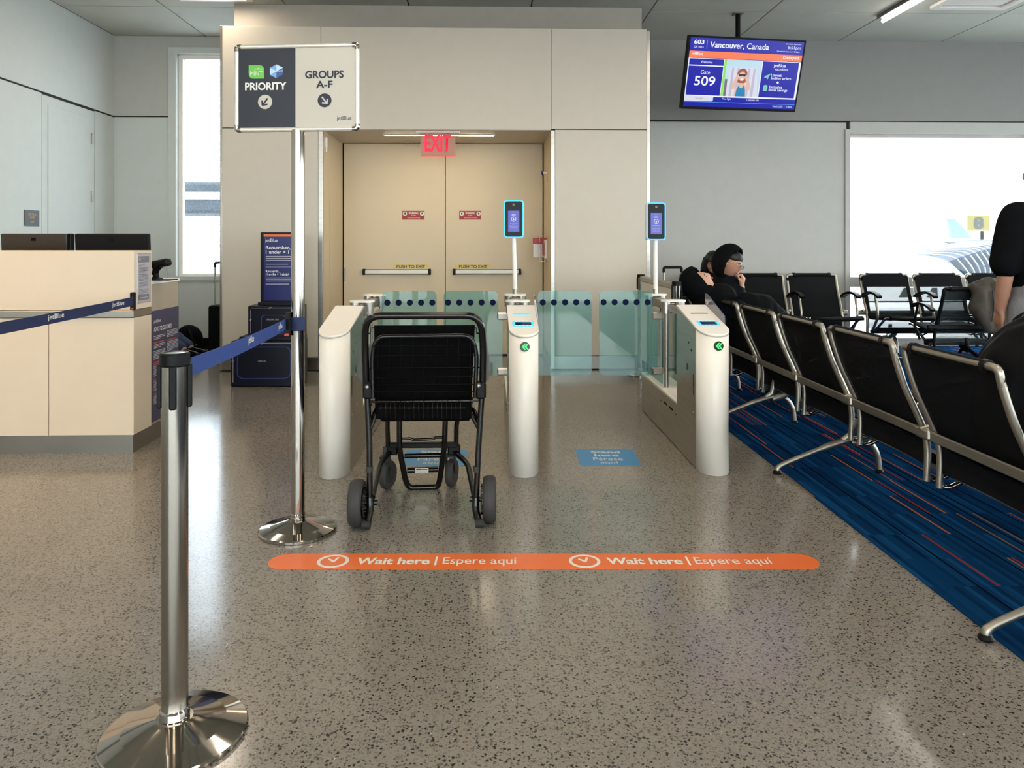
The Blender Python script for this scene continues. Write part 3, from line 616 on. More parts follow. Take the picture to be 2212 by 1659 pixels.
# monitors and scanner on the counter
def monitor(name, label, x0, x1, Y, tilt, m):
    t = thing(name, label, 'monitor', ((x0 + x1) / 2, Y + .06, 1.022)); R_ = Matrix.Rotation(tilt, 3, 'X'); w_ = x1 - x0
    MB().box((0, -.05, .158), (w_ - .02, .03, .28), .006, R_).build('housing', m, t); MB().box((0, -.035, .1), (w_ * .88, .03, .15), .01, R_).build('rear_cover', m, t)
    MB().box((0, -.074, .26), (.03, .004, .02), .001).build('badge', 'black_gloss', t)
    MB().box((0, 0, .07), (.06, .03, .16), .004).build('stand', 'black_plastic', t); MB().box((0, 0, .006), (.24, .18, .012), .004).build('foot', 'black_plastic', t)
    return t
mat('monitor_brown', (40, 32, 24), .3, noise=.1)
x0, x1 = P(0, 520, 5.05).x, P(150, 520, 5.05).x; mo = monitor('desk_monitor', 'dark brown backed desk monitor with a black side edge on the counter', x0, x1, 5.05, .08, 'monitor_brown')
MB().box(((x1 - x0) / 2 + .006, -.05, .158), (.02, .05, .28), .003).build('side_bezel', 'black_gloss', mo)
monitor('desk_monitor', 'plain black backed desk monitor beside the notice sheet', P(160, 520, 5.05).x, P(327, 520, 5.05).x, 5.05, .08, 'black_plastic')
sn = P(345, 600, 5.0); sk = thing('barcode_scanner', 'black hand scanner standing on the counter end', 'scanner', (sn.x - .03, 5.02, 1.022))
MB().lathe([(.04, 0), (.04, .01), (.02, .02), (.016, .04)], n=20).build('stand', 'black_plastic', sk)
MB().tube([(-.01, 0, .03), (0, 0, .07), (.02, 0, .095)], [.02, .022, .026], 10).build('handle', 'black_plastic', sk); MB().box((.03, 0, .105), (.12, .07, .05), .016, Matrix.Rotation(-.2, 3, 'Y'), 2).build('head', 'black_plastic', sk)
MB().box2((.0, -.12, 0), (.13, .02, .006), .002).build('document_pad', 'black_matte', sk)
# ================================================================== belts and stanchions
def belt_strip(p0, p1, hw_, sag, m, parent, name='belt', n=14):
    b = MB(); vs = []
    for i in range(n + 1):
        t = i / n; p = V(p0).lerp(V(p1), t) - V((0, 0, sag * 4 * t * (1 - t))); d = (V(p1) - V(p0)); sd = V((d.y, -d.x, 0)).normalized() * .0012
        vs += [p + V((0, 0, hw_)) + sd, p - V((0, 0, hw_)) + sd, p - V((0, 0, hw_)) - sd, p + V((0, 0, hw_)) - sd]
    fs = []
    for i in range(n):
        for k in range(4): fs.append((i * 4 + k, i * 4 + (k + 1) % 4, i * 4 + 4 + (k + 1) % 4, i * 4 + 4 + k))
    fs += [(0, 3, 2, 1), (n * 4, n * 4 + 1, n * 4 + 2, n * 4 + 3)]
    return b.add(vs, fs).build(name, m, parent, True)
def stanchion(name, label, x, y, h=.975, rb=.178, rp=.0325, cat='stanchion', group=None, slots=(0, 90, 180, 270), rot=0.0):
    t = thing(name, label, cat, (x, y, 0), rot, group)
    MB().lathe([(rb - .004, 0), (rb, .002), (rb, .009), (rb - .003, .0125), (rb - .01, .0145), (rb * .7, .027), (rp + .02, .044), (rp + .012, .046), (.01, .046)], n=64).build('base', 'chrome', t)
    MB().lathe([(rp + .003, .046), (rp + .004, .05), (rp + .004, .068), (rp + .001, .072), (rp, .073)], n=32).build('collar', 'chrome', t)
    MB().lathe([(rp, .07), (rp, h - .03)], n=40).build('post', 'stanchion_steel', t)
    MB().lathe([(rp + .003, h - .034), (rp + .004, h - .03), (rp + .004, h - .004), (rp + .001, h), (rp - .006, h), (rp - .007, h - .002)], n=40).build('cap', 'black_plastic', t)
    MB().lathe([(rp - .007, h - .004), (rp - .007, h - .001)], n=32).build('cap_disc', 'stanchion_steel', t)
    for a_ in slots:
        a_ = math.radians(a_); MB().box((math.cos(a_) * (rp + .003), math.sin(a_) * (rp + .003), h - .085), (.012, .018, .11), .003, Matrix.Rotation(a_, 3, 'Z')).build('belt_slot', 'black_plastic', t)
    return t
sx, sy = -.803, 1.983
s1_ = stanchion('stanchion', 'brushed steel belt stanchion with black cap on a polished round base', sx, sy, slots=(-75, 15, 105, 195))
# sign stand
gx, gy = P(643.5, 700, 3.38).x, 3.38
sgn = thing('sign_stand', 'tall chrome pole sign reading Priority and Groups A-F on round base', 'sign', (gx, gy, 0))
rb, rp = .166, .029
MB().lathe([(rb - .004, 0), (rb, .002), (rb, .011), (rb - .004, .015), (rb * .7, .026), (rp + .012, .05), (.01, .05)], n=64).build('base', 'chrome', sgn)
MB().lathe([(rp + .002, .05), (rp + .003, .055), (rp + .003, .062), (rp, .065), (rp + .003, .068), (rp + .003, .075), (rp, .08)], n=32).build('collar', 'chrome', sgn)
MB().lathe([(rp, .07), (rp, 1.75)], n=40).build('pole', 'chrome', sgn)
zb, zt = P(643, 283, 3.36).z, P(643, 95, 3.36).z; sw = .552; ang = math.radians(-6)
u = V((math.cos(ang), math.sin(ang), 0)); o = V((P(505, 190, 3.38).x, gy - .02 + .03, zb)); fr = F(o, u, (0, 0, 1)); sh = zt - zb; bw = .017
MB().rect(fr, bw * .6, bw * .6, sw - bw * .6, sh - bw * .6, -.018, -.004).build('backing', 'sign_frame', sgn, True)
for pts in (((0, .02), (0, sh - .02)), ((sw, .02), (sw, sh - .02)), ((.02, 0), (sw - .02, 0)), ((.02, sh), (sw - .02, sh))):
    (x0, y0), (x1, y1) = pts; g = .008
    MB().tube([fr.pt(x0 + (g if x0 == 0 == x1 else -g if x0 == sw == x1 else 0), y0 + (g if y0 == 0 == y1 else -g if y0 == sh == y1 else 0), -.006), fr.pt(x1 + (g if x0 == 0 == x1 else -g if x0 == sw == x1 else 0), y1 + (g if y0 == 0 == y1 else -g if y0 == sh == y1 else 0), -.006)], .0105, 10).build('frame_bar', 'sign_frame', sgn, True)
for x0, y0 in ((.008, .008), (sw - .008, .008), (.008, sh - .008), (sw - .008, sh - .008)):
    dx = .02 if x0 < .1 else -.02; dy = .02 if y0 < .1 else -.02
    MB().tube(fillet([fr.pt(x0, y0 + dy, -.006), fr.pt(x0, y0, -.006), fr.pt(x0 + dx, y0, -.006)], .018), .012, 10).build('frame_corner', 'chrome', sgn, True)
kx = sw / 271.0; ky = sh / 188.0
def SX(px): return (px - 505) * kx
def SZ(py): return (283 - py) * ky
MB().rect(fr, bw, bw, SX(638.5), sh - bw, -.004, -.002).build('navy_panel', 'sign_navy', sgn, True); MB().rect(fr, SX(638.5), bw, sw - bw, sh - bw, -.004, -.002).build('cream_panel', 'sign_beige', sgn, True)
text('PRIORITY', fr, SX(573.5), SZ(185), 91 * kx, 17 * ky, 'print_white', sgn, bold=.03, c=-.001); text('GROUPS', fr, SX(701.5), SZ(161.5), 84 * kx, 17 * ky, 'print_navy', sgn, bold=.03, c=-.001); text('A-F', fr, SX(701.5), SZ(183), 36 * kx, 16 * ky, 'print_navy', sgn, bold=.03, c=-.001)
text('jetBlue', fr, SX(744.5), SZ(257), 32 * kx, 11 * ky, 'print_navy', sgn, c=-.001)
mg = [(536, 139)] + [(560 + 10 * math.sin(a_ * math.pi / 8 * 2 / 2 * 1), 149 - 10 * math.cos(a_ * math.pi / 8)) for a_ in range(5)] + [(570, 168)] + [(546 - 10 * math.sin(a_ * math.pi / 8), 158 + 10 * math.cos(a_ * math.pi / 8)) for a_ in range(5)]
lg = MB().poly(fr, [(SX(x), SZ(y)) for x, y in mg], -.002, -.001).build('mint_leaf', 'mint_green', sgn, True); lg['label'] = 'green leaf shaped logo'
text('MINT', fr, SX(553), SZ(157), 27 * kx, 9 * ky, 'print_white', sgn, c=0); text('jetBlue', fr, SX(557.5), SZ(147.5), 17 * kx, 5 * ky, 'print_white', sgn, c=0)
hx = [(597 + 16.5 * math.sin(math.radians(60 * k)) * 1.0, 153 - 15 * math.cos(math.radians(60 * k))) for k in range(6)]; hc = (597, 153)
for k, m in enumerate(('mosaic_pale', 'mosaic_deep', 'mosaic_deep', 'mosaic_mid', 'mosaic_pale', 'mosaic_mid')):
    MB().poly(fr, [(SX(p[0]), SZ(p[1])) for p in (hc, hx[k], hx[(k + 1) % 6])], -.002, -.001).build('mosaic_facet', m, sgn, True)
text('MOSAIC', fr, SX(597), SZ(152.5), 28 * kx, 4.5 * ky, 'print_white', sgn, c=0)
def arrow(cx0, cy0, r, dx, mc, ma):
    MB().poly(fr, ell(SX(cx0), SZ(cy0), r * kx, r * ky, 32), -.002, -.001).build('arrow_disc', mc, sgn, True)
    def bar(x0, y0, x1, y1, h_):
        d = V((x1 - x0, y1 - y0)).normalized() * h_; return [(x0 - d.y, y0 + d.x), (x1 - d.y, y1 + d.x), (x1 + d.y, y1 - d.x), (x0 + d.y, y0 - d.x)]
    m = MB()
    for k, pts in enumerate((bar(.38, -.5, -.3, .38, .11), bar(-.42, -.22, -.36, .5, .11), bar(-.44, .44, .36, .34, .11))):
        m.poly(fr, [(SX(cx0 + dx * x * r), SZ(cy0 + y * r)) for x, y in pts], -.001, .0002 * k)
    m.build('arrow', ma, sgn, True)
arrow(572, 219, 15.5, 1, 'sign_beige', 'print_navy'); arrow(702, 217.5, 15, -1, 'print_navy', 'sign_beige')
cz = P(630, 700, 3.36).z
MB().box((-.03 - .008, -.012, cz), (.026, .04, .1), .004).build('belt_clip', 'black_plastic', sgn); MB().box((-.04, -.03, cz - .045), (.02, .014, .012), .002).build('release_tab', 'alarm_red', sgn)
MB().lathe([(rp, cz - .03), (rp + .003, cz - .026), (rp + .003, cz + .026), (rp, cz + .03)], n=32).build('belt_wrap', 'belt_navy', sgn)
# belt from the near stanchion to the sign pole
p0 = V((sx + .037, sy + .012, P(415, 789, 2.02).z)); p1 = V((gx - .045, gy - .03, cz))
bt = belt_strip(p0, p1, .0235, .006, 'belt_blue', s1_)
def belt_text(p0, p1, t, parent, w_=.085, h_=.03, off=.0025):
    d = (p1 - p0); fr = F(p0.lerp(p1, t), d, (0, 0, 1)); fr.v = (V((0, 0, 1))); fr.n = fr.u.cross(fr.v).normalized()
    text('jetBlue', fr, 0, 0, w_, h_, 'print_white', parent, bold=.01, c=off)
for t in (.5, .9): belt_text(p0, p1, t, s1_)
# belt between the counter clip and a stanchion beyond the picture edge
q1 = V((CXR + .012, CY0 - .03, P(287, 650, CY0).z)); q0 = V((-2.1, 2.95, .885))
wc = thing('belt_clip_strap', 'dark blue belt clipped to the counter front corner', 'belt', q1)
MB().box((q1.x - .008, CY0 - .018, q1.z), (.024, .032, .105), .004).build('wall_clip', 'black_plastic', wc, True); MB().box((q1.x - .004, CY0 - .036, q1.z - .043), (.012, .012, .01), .002).build('release_tab', 'alarm_red', wc, True)
belt_strip(q0, q1, .026, .004, 'belt_navy', wc)
for px, t in ((120, 0), (255, 0)):
    best = min((abs((lambda q: 1106 + FPX * (q.x * math.cos(PSI) - q.y * math.sin(PSI)) / (q.x * math.sin(PSI) + q.y * math.cos(PSI)))(q0.lerp(q1, k / 200)) - px), k / 200) for k in range(201)); belt_text(q0, q1, best[1], wc, .14, .032)
stanchion('stanchion', 'steel belt stanchion holding the dark blue counter belt', -2.1, 2.91)
# ================================================================== bag sizer display
zY = 6.8; x0 = P(498, 800, zY).x; x1 = P(647, 800, zY).x
sz = thing('bag_sizer', 'dark navy stepped bag sizer with a blue Remember poster on top', 'bag sizer', ((x0 + x1) / 2, zY, 0))
def zz(py): return P(560, py, zY).z
def xx(px): return P(px, 700, zY).x
MB().box2((x0, zY, .002), (x1, zY + .3, zz(737)), .008).build('carry_on_bin', 'sizer_navy', sz, True)
MB().box2((xx(515), zY + .02, zz(737)), (x1, zY + .28, zz(728)), .004).build('bin_lip', 'sizer_navy', sz, True)
MB().box2((xx(533), zY + .03, zz(730)), (x1, zY + .27, zz(661)), .008).build('personal_item_bin', 'sizer_navy', sz, True)
MB().box2((xx(553), zY + .05, zz(661)), (x1 - .02, zY + .25, zz(654)), .004).build('bin_lip', 'sizer_navy', sz, True)
MB().box2((xx(555), zY + .1, zz(656)), (x1 - .03, zY + .16, zz(501)), .006).build('poster_board', 'sizer_navy', sz, True)
pf = XZ((xx(562.5), zY + .1, zz(651))); PWd = x1 - .05 - xx(562.5); PH = zz(506) - zz(651); kk = zY / FPX
pp = MB().rect(pf, 0, 0, PWd, PH, 0, .002).build('poster', 'sizer_blue', sz, True); MB().rect(pf, 0, PH - .02, PWd, PH, .002, .003).build('orange_band', 'orange_print', pp, True)
def pz(py): return zz(py) - zz(651)
for s, px, py, w_, h_, bo in (('jetBlue', 566, 520, 27, 9, .005), ('Remember,', 567, 535.5, 53, 9, .02), ('1 under + 1 up', 567, 546, 66, 10, .02), ('Recuerda,', 567, 587, 29, 6, .015), ('¡1 arriba + 1 abajo!', 567, 594, 50, 7, .015)):
    text(s, pf, (px - 562.5) * kk, pz(py), w_ * kk, h_ * kk, 'print_white', pp, bold=bo, c=.003, align='L')
b = MB()
for py, w_ in ((554, 64), (558.5, 64), (563, 62), (571.5, 48), (601.5, 64), (605, 64), (608.5, 62), (615, 50)): b.rect(pf, 4.5 * kk, pz(py) - .0028, (4.5 + w_) * kk, pz(py) + .0028, .002, .003)
b.rect(pf, 4.5 * kk, pz(578), PWd - .01, pz(577.3), .002, .003); b.build('text_lines', 'poster_text', pp, True)
f0 = XZ((0, zY, 0)); f1 = XZ((0, zY + .03, 0)); ln = MB()
ln.rect(f0, xx(515), zz(741.8), x1 - .01, zz(741), 0, .001).rect(f0, xx(503), zz(826), xx(503.8), zz(745), 0, .001).rect(f1, xx(540), zz(666.5), x1 - .01, zz(665.8), 0, .001).rect(f1, xx(539), zz(720), xx(539.8), zz(670), 0, .001).build('dimension_lines', 'poster_text', sz, True)
og = MB(); og.annulus(f0, rrect(xx(512), zz(818), xx(628), zz(749), .05), rrect(xx(513), zz(817), xx(627), zz(750), .05), 0, .001).annulus(f1, rrect(xx(562), zz(722), xx(614), zz(681), .03), rrect(xx(563), zz(721), xx(613), zz(682), .03), 0, .001).build('bag_outlines', 'sizer_line', sz, True)
text('PERSONAL ITEM', f1, xx(587), zz(691), 25 * kk, 3.2 * kk, 'poster_text', sz, c=.002); text('CARRY-ON', f0, xx(566), zz(780), 17 * kk, 3.4 * kk, 'poster_text', sz, c=.002)
text('17"', f1, xx(582), zz(666), 6 * kk, 4 * kk, 'poster_text', sz, c=.002); text('22"', f0, xx(566), zz(741.5), 6 * kk, 4 * kk, 'poster_text', sz, c=.002); text('14"', f0, xx(503.5), zz(780), 5 * kk, 4 * kk, 'poster_text', sz, c=.002); text('8"', f1, xx(539.5), zz(692), 4 * kk, 4 * kk, 'poster_text', sz, c=.002)
# ================================================================== luggage by the back wall
def suitcase(label, x, y, w_, d_, h_, hh, rz=0.0, zc=.03):
    t = thing('suitcase', label, 'suitcase', (x, y, 0), rz)
    MB().box((0, 0, zc + h_ / 2), (w_, d_, h_), .03, None, 2).build('body', 'cloth_black', t); MB().box((0, -d_ / 2 - .012, zc + h_ * .4), (w_ * .8, .03, h_ * .6), .014, None, 2).build('front_pocket', 'cloth_black', t)
    for sx_ in (-1, 1):
        MB().cyl((sx_ * w_ * .3, d_ * .3, zc + h_ - .02), (sx_ * w_ * .3, d_ * .3, hh - .03), .009, n=10).build('handle_tube', 'aluminium', t)
        for sy_ in (-1, 1): MB().cyl((sx_ * w_ * .42 - .01, sy_ * d_ * .35, .03), (sx_ * w_ * .42 + .01, sy_ * d_ * .35, .03), .03, n=14).build('wheel', 'rubber_black', t)
    MB().tube(fillet([(-w_ * .3, d_ * .3, hh - .05), (-w_ * .3, d_ * .3, hh), (w_ * .3, d_ * .3, hh), (w_ * .3, d_ * .3, hh - .05)], .02), .014, 10).build('grip', 'black_plastic', t)
    MB().box((0, 0, zc + h_ + .004), (w_ * .4, .03, .012), .004).build('top_handle', 'white_plastic', t)
    return t
suitcase('black suitcase with raised handle standing behind the portal corner', P(484, 760, 8.55).x + .03, 8.55, .34, .24, .56, 1.05, math.radians(70))
bp = thing('backpack', 'slumped black backpack on the floor against the back wall', 'backpack', (P(408, 750, 9.0).x, 9.0, 0))
MB().sph((0, 0, .15), (.16, .11, .17), 20).sph((-.1, .02, .1), (.12, .1, .11), 16).build('bag', 'cloth_black', bp); MB().tube(spline([(.03, -.1, .28), (.09, -.14, .18), (.11, -.13, .06)], 5), .016, 8).build('strap', 'black_matte', bp); MB().sph((.11, -.1, .1), (.03, .02, .015), 10).build('buckle', 'rubber_grey', bp)
# ================================================================== boarding gates
GY0, GY1, GY2 = 4.11, 4.68, 5.78
NOSE = .125; GZ0 = .762; GSL = .113 / .57
HY = (5.14, 5.69)
def gtop(y): return GZ0 + (y - GY0) * GSL
def gate(label, xc, hw, reader, leaves):
    t = thing('boarding_gate', label, 'gate', (xc, GY0, 0)); O = V((xc, GY0, 0))
    nose = [(hw * math.cos(math.pi * i / 16), NOSE - NOSE * math.sin(math.pi * i / 16)) for i in range(17)]   # x, y(local)
    def prism(plan, zf, z0=0.0, th=None):
        n = len(plan); top = [V((x, y, zf(y))) for x, y in plan]; bot = [V((x, y, (zf(y) - th) if th else z0)) for x, y in plan]
        m = MB(); m.add(bot + top, [tuple(range(n)), tuple(range(2 * n - 1, n - 1, -1))] + [(i, n + i, n + (i + 1) % n, (i + 1) % n) for i in range(n)], False); m.sm = [len(f) == 4 for f in m.f]; return m
    zt_ = lambda y: gtop(y + GY0)
    L_ = GY1 - GY0
    prism(nose + [(-hw, NOSE + .02), (hw, NOSE + .02)][::1], lambda y: zt_(y) - .012).build('front_post', 'gate_white', t)
    prism([(hw - .003, NOSE + .02), (-hw + .003, NOSE + .02), (-hw + .003, L_), (hw - .003, L_)], lambda y: zt_(y) - .012, .003).build('core', 'steel_dull', t)
    for s in (-1, 1):
        fr = F((s * hw, 0, 0), (0, s, 0), (0, 0, 1)); yy0, yy1 = NOSE + .022, L_
        pts = [(s * yy0, .004), (s * yy1, .004), (s * yy1, zt_(yy1) - .014), (s * yy0, zt_(yy0) - .014)]
        sp = MB().poly(fr, pts, -.003, .001).build('side_panel', 'steel_brushed', t)
        for pl in ([(s * .3, .52), (s * .34, .52), (s * .34, .56), (s * .3, .56)], [(s * .19 + a_, b_) for a_, b_ in rrect(-.008, .4, .008, .52, .007)], [(s * .28, .68), (s * .31, .68), (s * .31, .69), (s * .28, .69)], [(s * .22, .64), (s * .245, .64), (s * .245, .655), (s * .22, .655)]):
            MB().poly(fr, pl, .001, .0015).build('sensor_slot', 'black_gloss', sp)
        r_ = MB()
        for yy, z_ in ((.34, .45), (.34, .33), (.2, .3), (.32, .5)): r_.poly(fr, ell(s * yy, z_, .006, .006, 10), .001, .003)
        r_.build('rivets', 'aluminium', sp)
    cov = nose + [(-hw - .002, L_ + .004), (hw + .002, L_ + .004)]
    cov = [(x * 1.02, y - .003 if y < NOSE else y) for x, y in cov]
    tc_ = prism(cov, lambda y: zt_(y) + .004, th=.016).build('top_cover', 'gate_white', t)
    bx = MB().box2((-hw, L_ + .002, .004), (hw, GY2 - GY0, .268), .002).build('base_cabinet', 'steel_brushed', t); MB().box2((-hw, L_ + .002, .27), (hw, GY2 - GY0, .288), .003).build('base_lid', 'gate_white', t)
    sl = MB()
    for s in (-1, 1):
        fr = F((s * hw, 0, 0), (0, s, 0), (0, 0, 1))
        for yy in (.68, .84): sl.rect(fr, s * yy, .205, s * (yy + .09), .217, 0, .001)
        for yy, z_ in ((.6, .2), (1.02, .2)): sl.poly(fr, ell(s * yy, z_, .006, .006, 10), 0, .001)
    sl.build('vent_slots', 'black_matte', bx)
    for k, y in enumerate(HY):
        y -= GY0; zc = .872 + .006 * k
        MB().poly(F((0, y, 0), (1, 0, 0), (0, 1, 0)), rrect(-.083, -.06, .083, .06, .055, 6), zc - .006, zc + .006).build('hinge_cap', 'gate_white', t)
        for s in (-1, 1): MB().cyl((s * .045, y, zc - .085), (s * .045, y, zc - .006), .034, n=24).build('hinge_housing', 'steel_brushed', t); MB().cyl((s * .045, y, .288), (s * .045, y, zc - .085), .014, n=12).build('hinge_post', 'steel_dull', t)
    MB().box2((-.035, L_ - .03, .80), (.035, HY[0] - GY0, .85), .004).box2((-.03, HY[0] - GY0, .80), (.03, HY[1] - GY0, .86), .004).build('cross_arm', 'steel_dull', t)
    fy = HY[0] - GY0
    for s in (-1, 1):
        MB().box2((s * .06 - .004, fy + .06, .3), (s * .06 + .004, HY[1] - GY0 - .06, .79), .001).build('fixed_glass', 'gate_glass', t)
    for s in leaves:
        x0 = s * (hw + .022); lw = .362 + .03
        fr = F((x0, fy, 0), (1, 0, 0), (0, 0, 1))
        zt2, zb2 = .94, .371
        pts = [(0, zb2), (s * (lw - .03), zb2), (s * (lw - .01), zb2 + .008), (s * lw, zb2 + .03), (s * lw, zt2 - .03), (s * (lw - .01), zt2 - .008), (s * (lw - .03), zt2), (s * .06, zt2), (s * .04, zt2 - .008), (s * .032, zt2 - .028), (s * .03, .82), (s * .022, .80), (0, .79)]
        lf = MB().poly(fr, pts, -.005, .005).build('glass_leaf', 'gate_glass', t); lf['label'] = 'teal tinted glass leaf with a row of navy dots'
        for k in range(5):
            MB().poly(fr, ell(s * (.065 + .0745 * k), zt2 - .078, .0205, .0205, 20), .005, .006).build('dot', 'dot_navy', lf)
        for z_ in (.77, .40): MB().box((x0 - s * .002, fy, z_), (.075, .034, .05), .008).cyl((x0 - s * .012, fy - .018, z_), (x0 - s * .012, fy - .016, z_), .006, n=10).build('glass_clamp', 'steel_brushed', t)
    # reader window and lights on the sloping top
    sl_ = math.atan(GSL); fr = F((0, 0, zt_(0) + .0045), (1, 0, 0), (0, math.cos(sl_), math.sin(sl_)))
    if reader:
        MB().annulus(fr, rrect(-.06, .15, .06, .245, .012), rrect(-.045, .168, .045, .228, .004), 0, .002).build('reader_light', 'led_cyan', tc_)
        d_ = MB()
        for i in range(5):
            for y in (.159, .2365): d_.poly(fr, ell(-.042 + .021 * i, y, .006, .004, 10), .002, .003)
        d_.build('light_spots', 'led_cyan_dots', tc_)
        MB().poly(fr, rrect(-.045, .168, .045, .228, .003), 0, .001).build('reader_glass', 'black_gloss', tc_)
        MB().rect(fr, -.05, .385, .05, .4, 0, .002).build('card_slot', 'led_cyan' if reader == 1 else 'steel_dull', tc_)
        z_ = P(1132, 749, GY0).z; fa_ = F((0, -.001, z_), (1, 0, 0), (0, 0, 1))
        dk = MB().poly(fa_, ell(0, 0, .026, .026, 24), -.006, .002).build('arrow_light', 'led_dark', t); dk['label'] = 'round light with green double arrow'
        ch = MB()
        for dx in (-.005, .009): ch.poly(fa_, [(dx - .011, 0), (dx + .004, .017), (dx + .011, .017), (dx + .0, 0), (dx + .011, -.017), (dx + .004, -.017)], .002, .003)
        ch.build('chevrons', 'led_green', dk)
        # clear shield
        y0, y1 = .17, .56; sx_ = hw + .006
        sfr = F((sx_, 0, 0), (0, 1, .0), (0, 0, 1)); pts = [(y0, zt_(y0) - .02), (y1, zt_(y1) - .02), (y1 + .02, zt_(y1) + .075), (y1 - .02, zt_(y1) + .075), (y0 + .02, zt_(y0) + .05)]
        shd = MB().poly(sfr, pts, -.002, .002).build('shield', 'acrylic', t)
        MB().tube([V((sx_, y, z)) for y, z in pts], .0022, 6, True).build('shield_edge', 'mosaic_deep', shd)
    return t
ctr = (-.8485, .1875, 1.2335)
gate('white boarding gate beside the bag sizer with no camera pole', ctr[0], .0805, 0, (1,))
g2 = gate('white boarding gate between the two lanes with a camera pole', ctr[1], .0805, 1, (-1, 1))
g3 = gate('white boarding gate beside the carpet and seats with a camera pole', ctr[2], .0855, 2, (-1,))
def face_cam(label, xc, z0, yaw, px, pyt, pyb):
    y = HY[1]; t = thing('face_camera', label, 'camera', (xc, y, .884), 0)
    zb_, zt_ = P(px, pyb, y).z - .884, P(px, pyt, y).z - .884; h_ = zt_ - zb_; w_ = .145; cx0 = P(px, 470, y).x - xc
    MB().cyl((0, 0, 0), (0, 0, .035), .02, n=16).build('pole_socket', 'steel_brushed', t); MB().cyl((0, 0, .03), (cx0, 0, zb_ + .02), .0165, n=18).build('pole', 'white_plastic', t)
    R_ = Matrix.Rotation(yaw, 3, 'Z'); u = R_ @ V((1, 0, 0)); fr = F((cx0, -.03, zb_ + h_ / 2), u, (0, 0, 1))
    MB().poly(fr, rrect(-w_ / 2, -h_ / 2, w_ / 2, h_ / 2, .022, 5), -.05, 0).build('housing', 'white_plastic', t)
    MB().annulus(fr, rrect(-w_ / 2, -h_ / 2, w_ / 2, h_ / 2, .022, 5), rrect(-w_ / 2 + .009, -h_ / 2 + .009, w_ / 2 - .009, h_ / 2 - .009, .016, 5), -.006, .004).build('light_ring', 'led_cyan', t)
    fc = MB().poly(fr, rrect(-w_ / 2 + .009, -h_ / 2 + .009, w_ / 2 - .009, h_ / 2 - .009, .016, 5), 0, .003).build('face_plate', 'black_gloss', t)
    MB().poly(fr, ell(0, h_ * .38, .009, .009, 20), .003, .005).build('lens', 'glass_dark', fc)
    k = h_ / 560; X0, X1, Y0, Y1 = -84 * k, 84 * k, -h_ / 2 + 90 * k, -h_ / 2 + 405 * k
    scn = MB().rect(fr, X0, Y0, X1, Y1, .003, .0035).build('screen', 'screen_violet', t); scn['label'] = 'lit violet screen with a white down arrow'
    def sc_t(s, yy, w2, h2, bo=0.0): text(s, fr, 0, Y0 + (Y1 - Y0) * yy, (X1 - X0) * w2, (Y1 - Y0) * h2, 'screen_white', scn, world=False, bold=bo, c=.0042)
    sc_t('jetBlue', .94, .3, .035); sc_t('509', .8, .36, .06, .03); sc_t('Start Boarding', .4, .66, .04); sc_t('Now', .34, .22, .035); sc_t('To take a photo', .2, .66, .03); sc_t('look at the camera', .14, .66, .03)
    m = MB(); yc = Y0 + (Y1 - Y0) * .6; r = (X1 - X0) * .22
    m.annulus(fr, ell(0, yc, r, r, 24), ell(0, yc, r * .8, r * .8, 24), .0035, .0042).rect(fr, -r * .09, yc - r * .45, r * .09, yc + r * .5, .0035, .0042).poly(fr, [(0, yc - r * .6), (r * .42, yc - r * .12), (r * .26, yc - r * .02), (0, yc - r * .3), (-r * .26, yc - r * .02), (-r * .42, yc - r * .12)], .0035, .0042).rect(fr, X0 * .8, Y0 + (Y1 - Y0) * .27, X1 * .8, Y0 + (Y1 - Y0) * .277, .0035, .0042).build('arrow_icon', 'screen_white', scn)
face_cam('face camera with lit blue rim on a white pole before the exit door', ctr[1], 0, math.radians(-9), 1109.5, 433, 514)
face_cam('face camera with lit blue rim on a white pole before the grey wall', ctr[2], 0, math.radians(4), 1415.5, 438, 519)
# barrier panel behind the right gate
for y, lb in ((5.9, 'short steel stanchion standing behind the gate by the seats'), (7.3, 'steel stanchion standing beside the portal steel corner')):
    stanchion('stanchion', lb, 1.445, y, .965, .122, .034)
bpn = thing('queue_panel', 'beige rigid queue panel hung between two stanchions by the seats', 'panel', (1.445, 6.6, .1))
MB().box2((1.43, 5.96, .16), (1.46, 7.24, .93), .008).build('board', 'barrier_panel', bpn, True); MB().box2((1.422, 5.945, .9), (1.468, 7.255, .95), .008).build('top_rail', 'aluminium', bpn, True)
# ================================================================== transport wheelchair
YR, YF = 3.42, 3.93
wcx = -.295
wh = thing('wheelchair', 'black airport transport wheelchair with wire basket seen from behind', 'wheelchair', (wcx, YR, 0))
def Wp(px, py, Y=YR): return P(px, py, Y)
T = lambda pts, r, name='frame_tube', m='black_tube', n=10, rr=.05: MB().tube(fillet(pts, rr), r, n).build(name, m, wh, True)
yH = YR - .03
T([Wp(792, 850, YR), Wp(788, 745, yH), Wp(790, 682, yH - .04), Wp(1038, 681, yH - .04), Wp(1044, 745, yH), Wp(1042, 850, YR)], .0155, 'push_handle', rr=.085)
T([Wp(793, 840, YR), Wp(798, 960, YR), Wp(799, 1095, YR)], .0135, 'rear_upright'); T([Wp(1042, 840, YR), Wp(1034, 960, YR), Wp(1028, 1090, YR)], .0135, 'rear_upright')
T([Wp(806, 860, YR - .02), Wp(804, 770, YR - .03), Wp(812, 727, YR - .04), Wp(1020, 725, YR - .04), Wp(1030, 765, YR - .03), Wp(1026, 860, YR - .02)], .010, 'basket_loop', rr=.06)
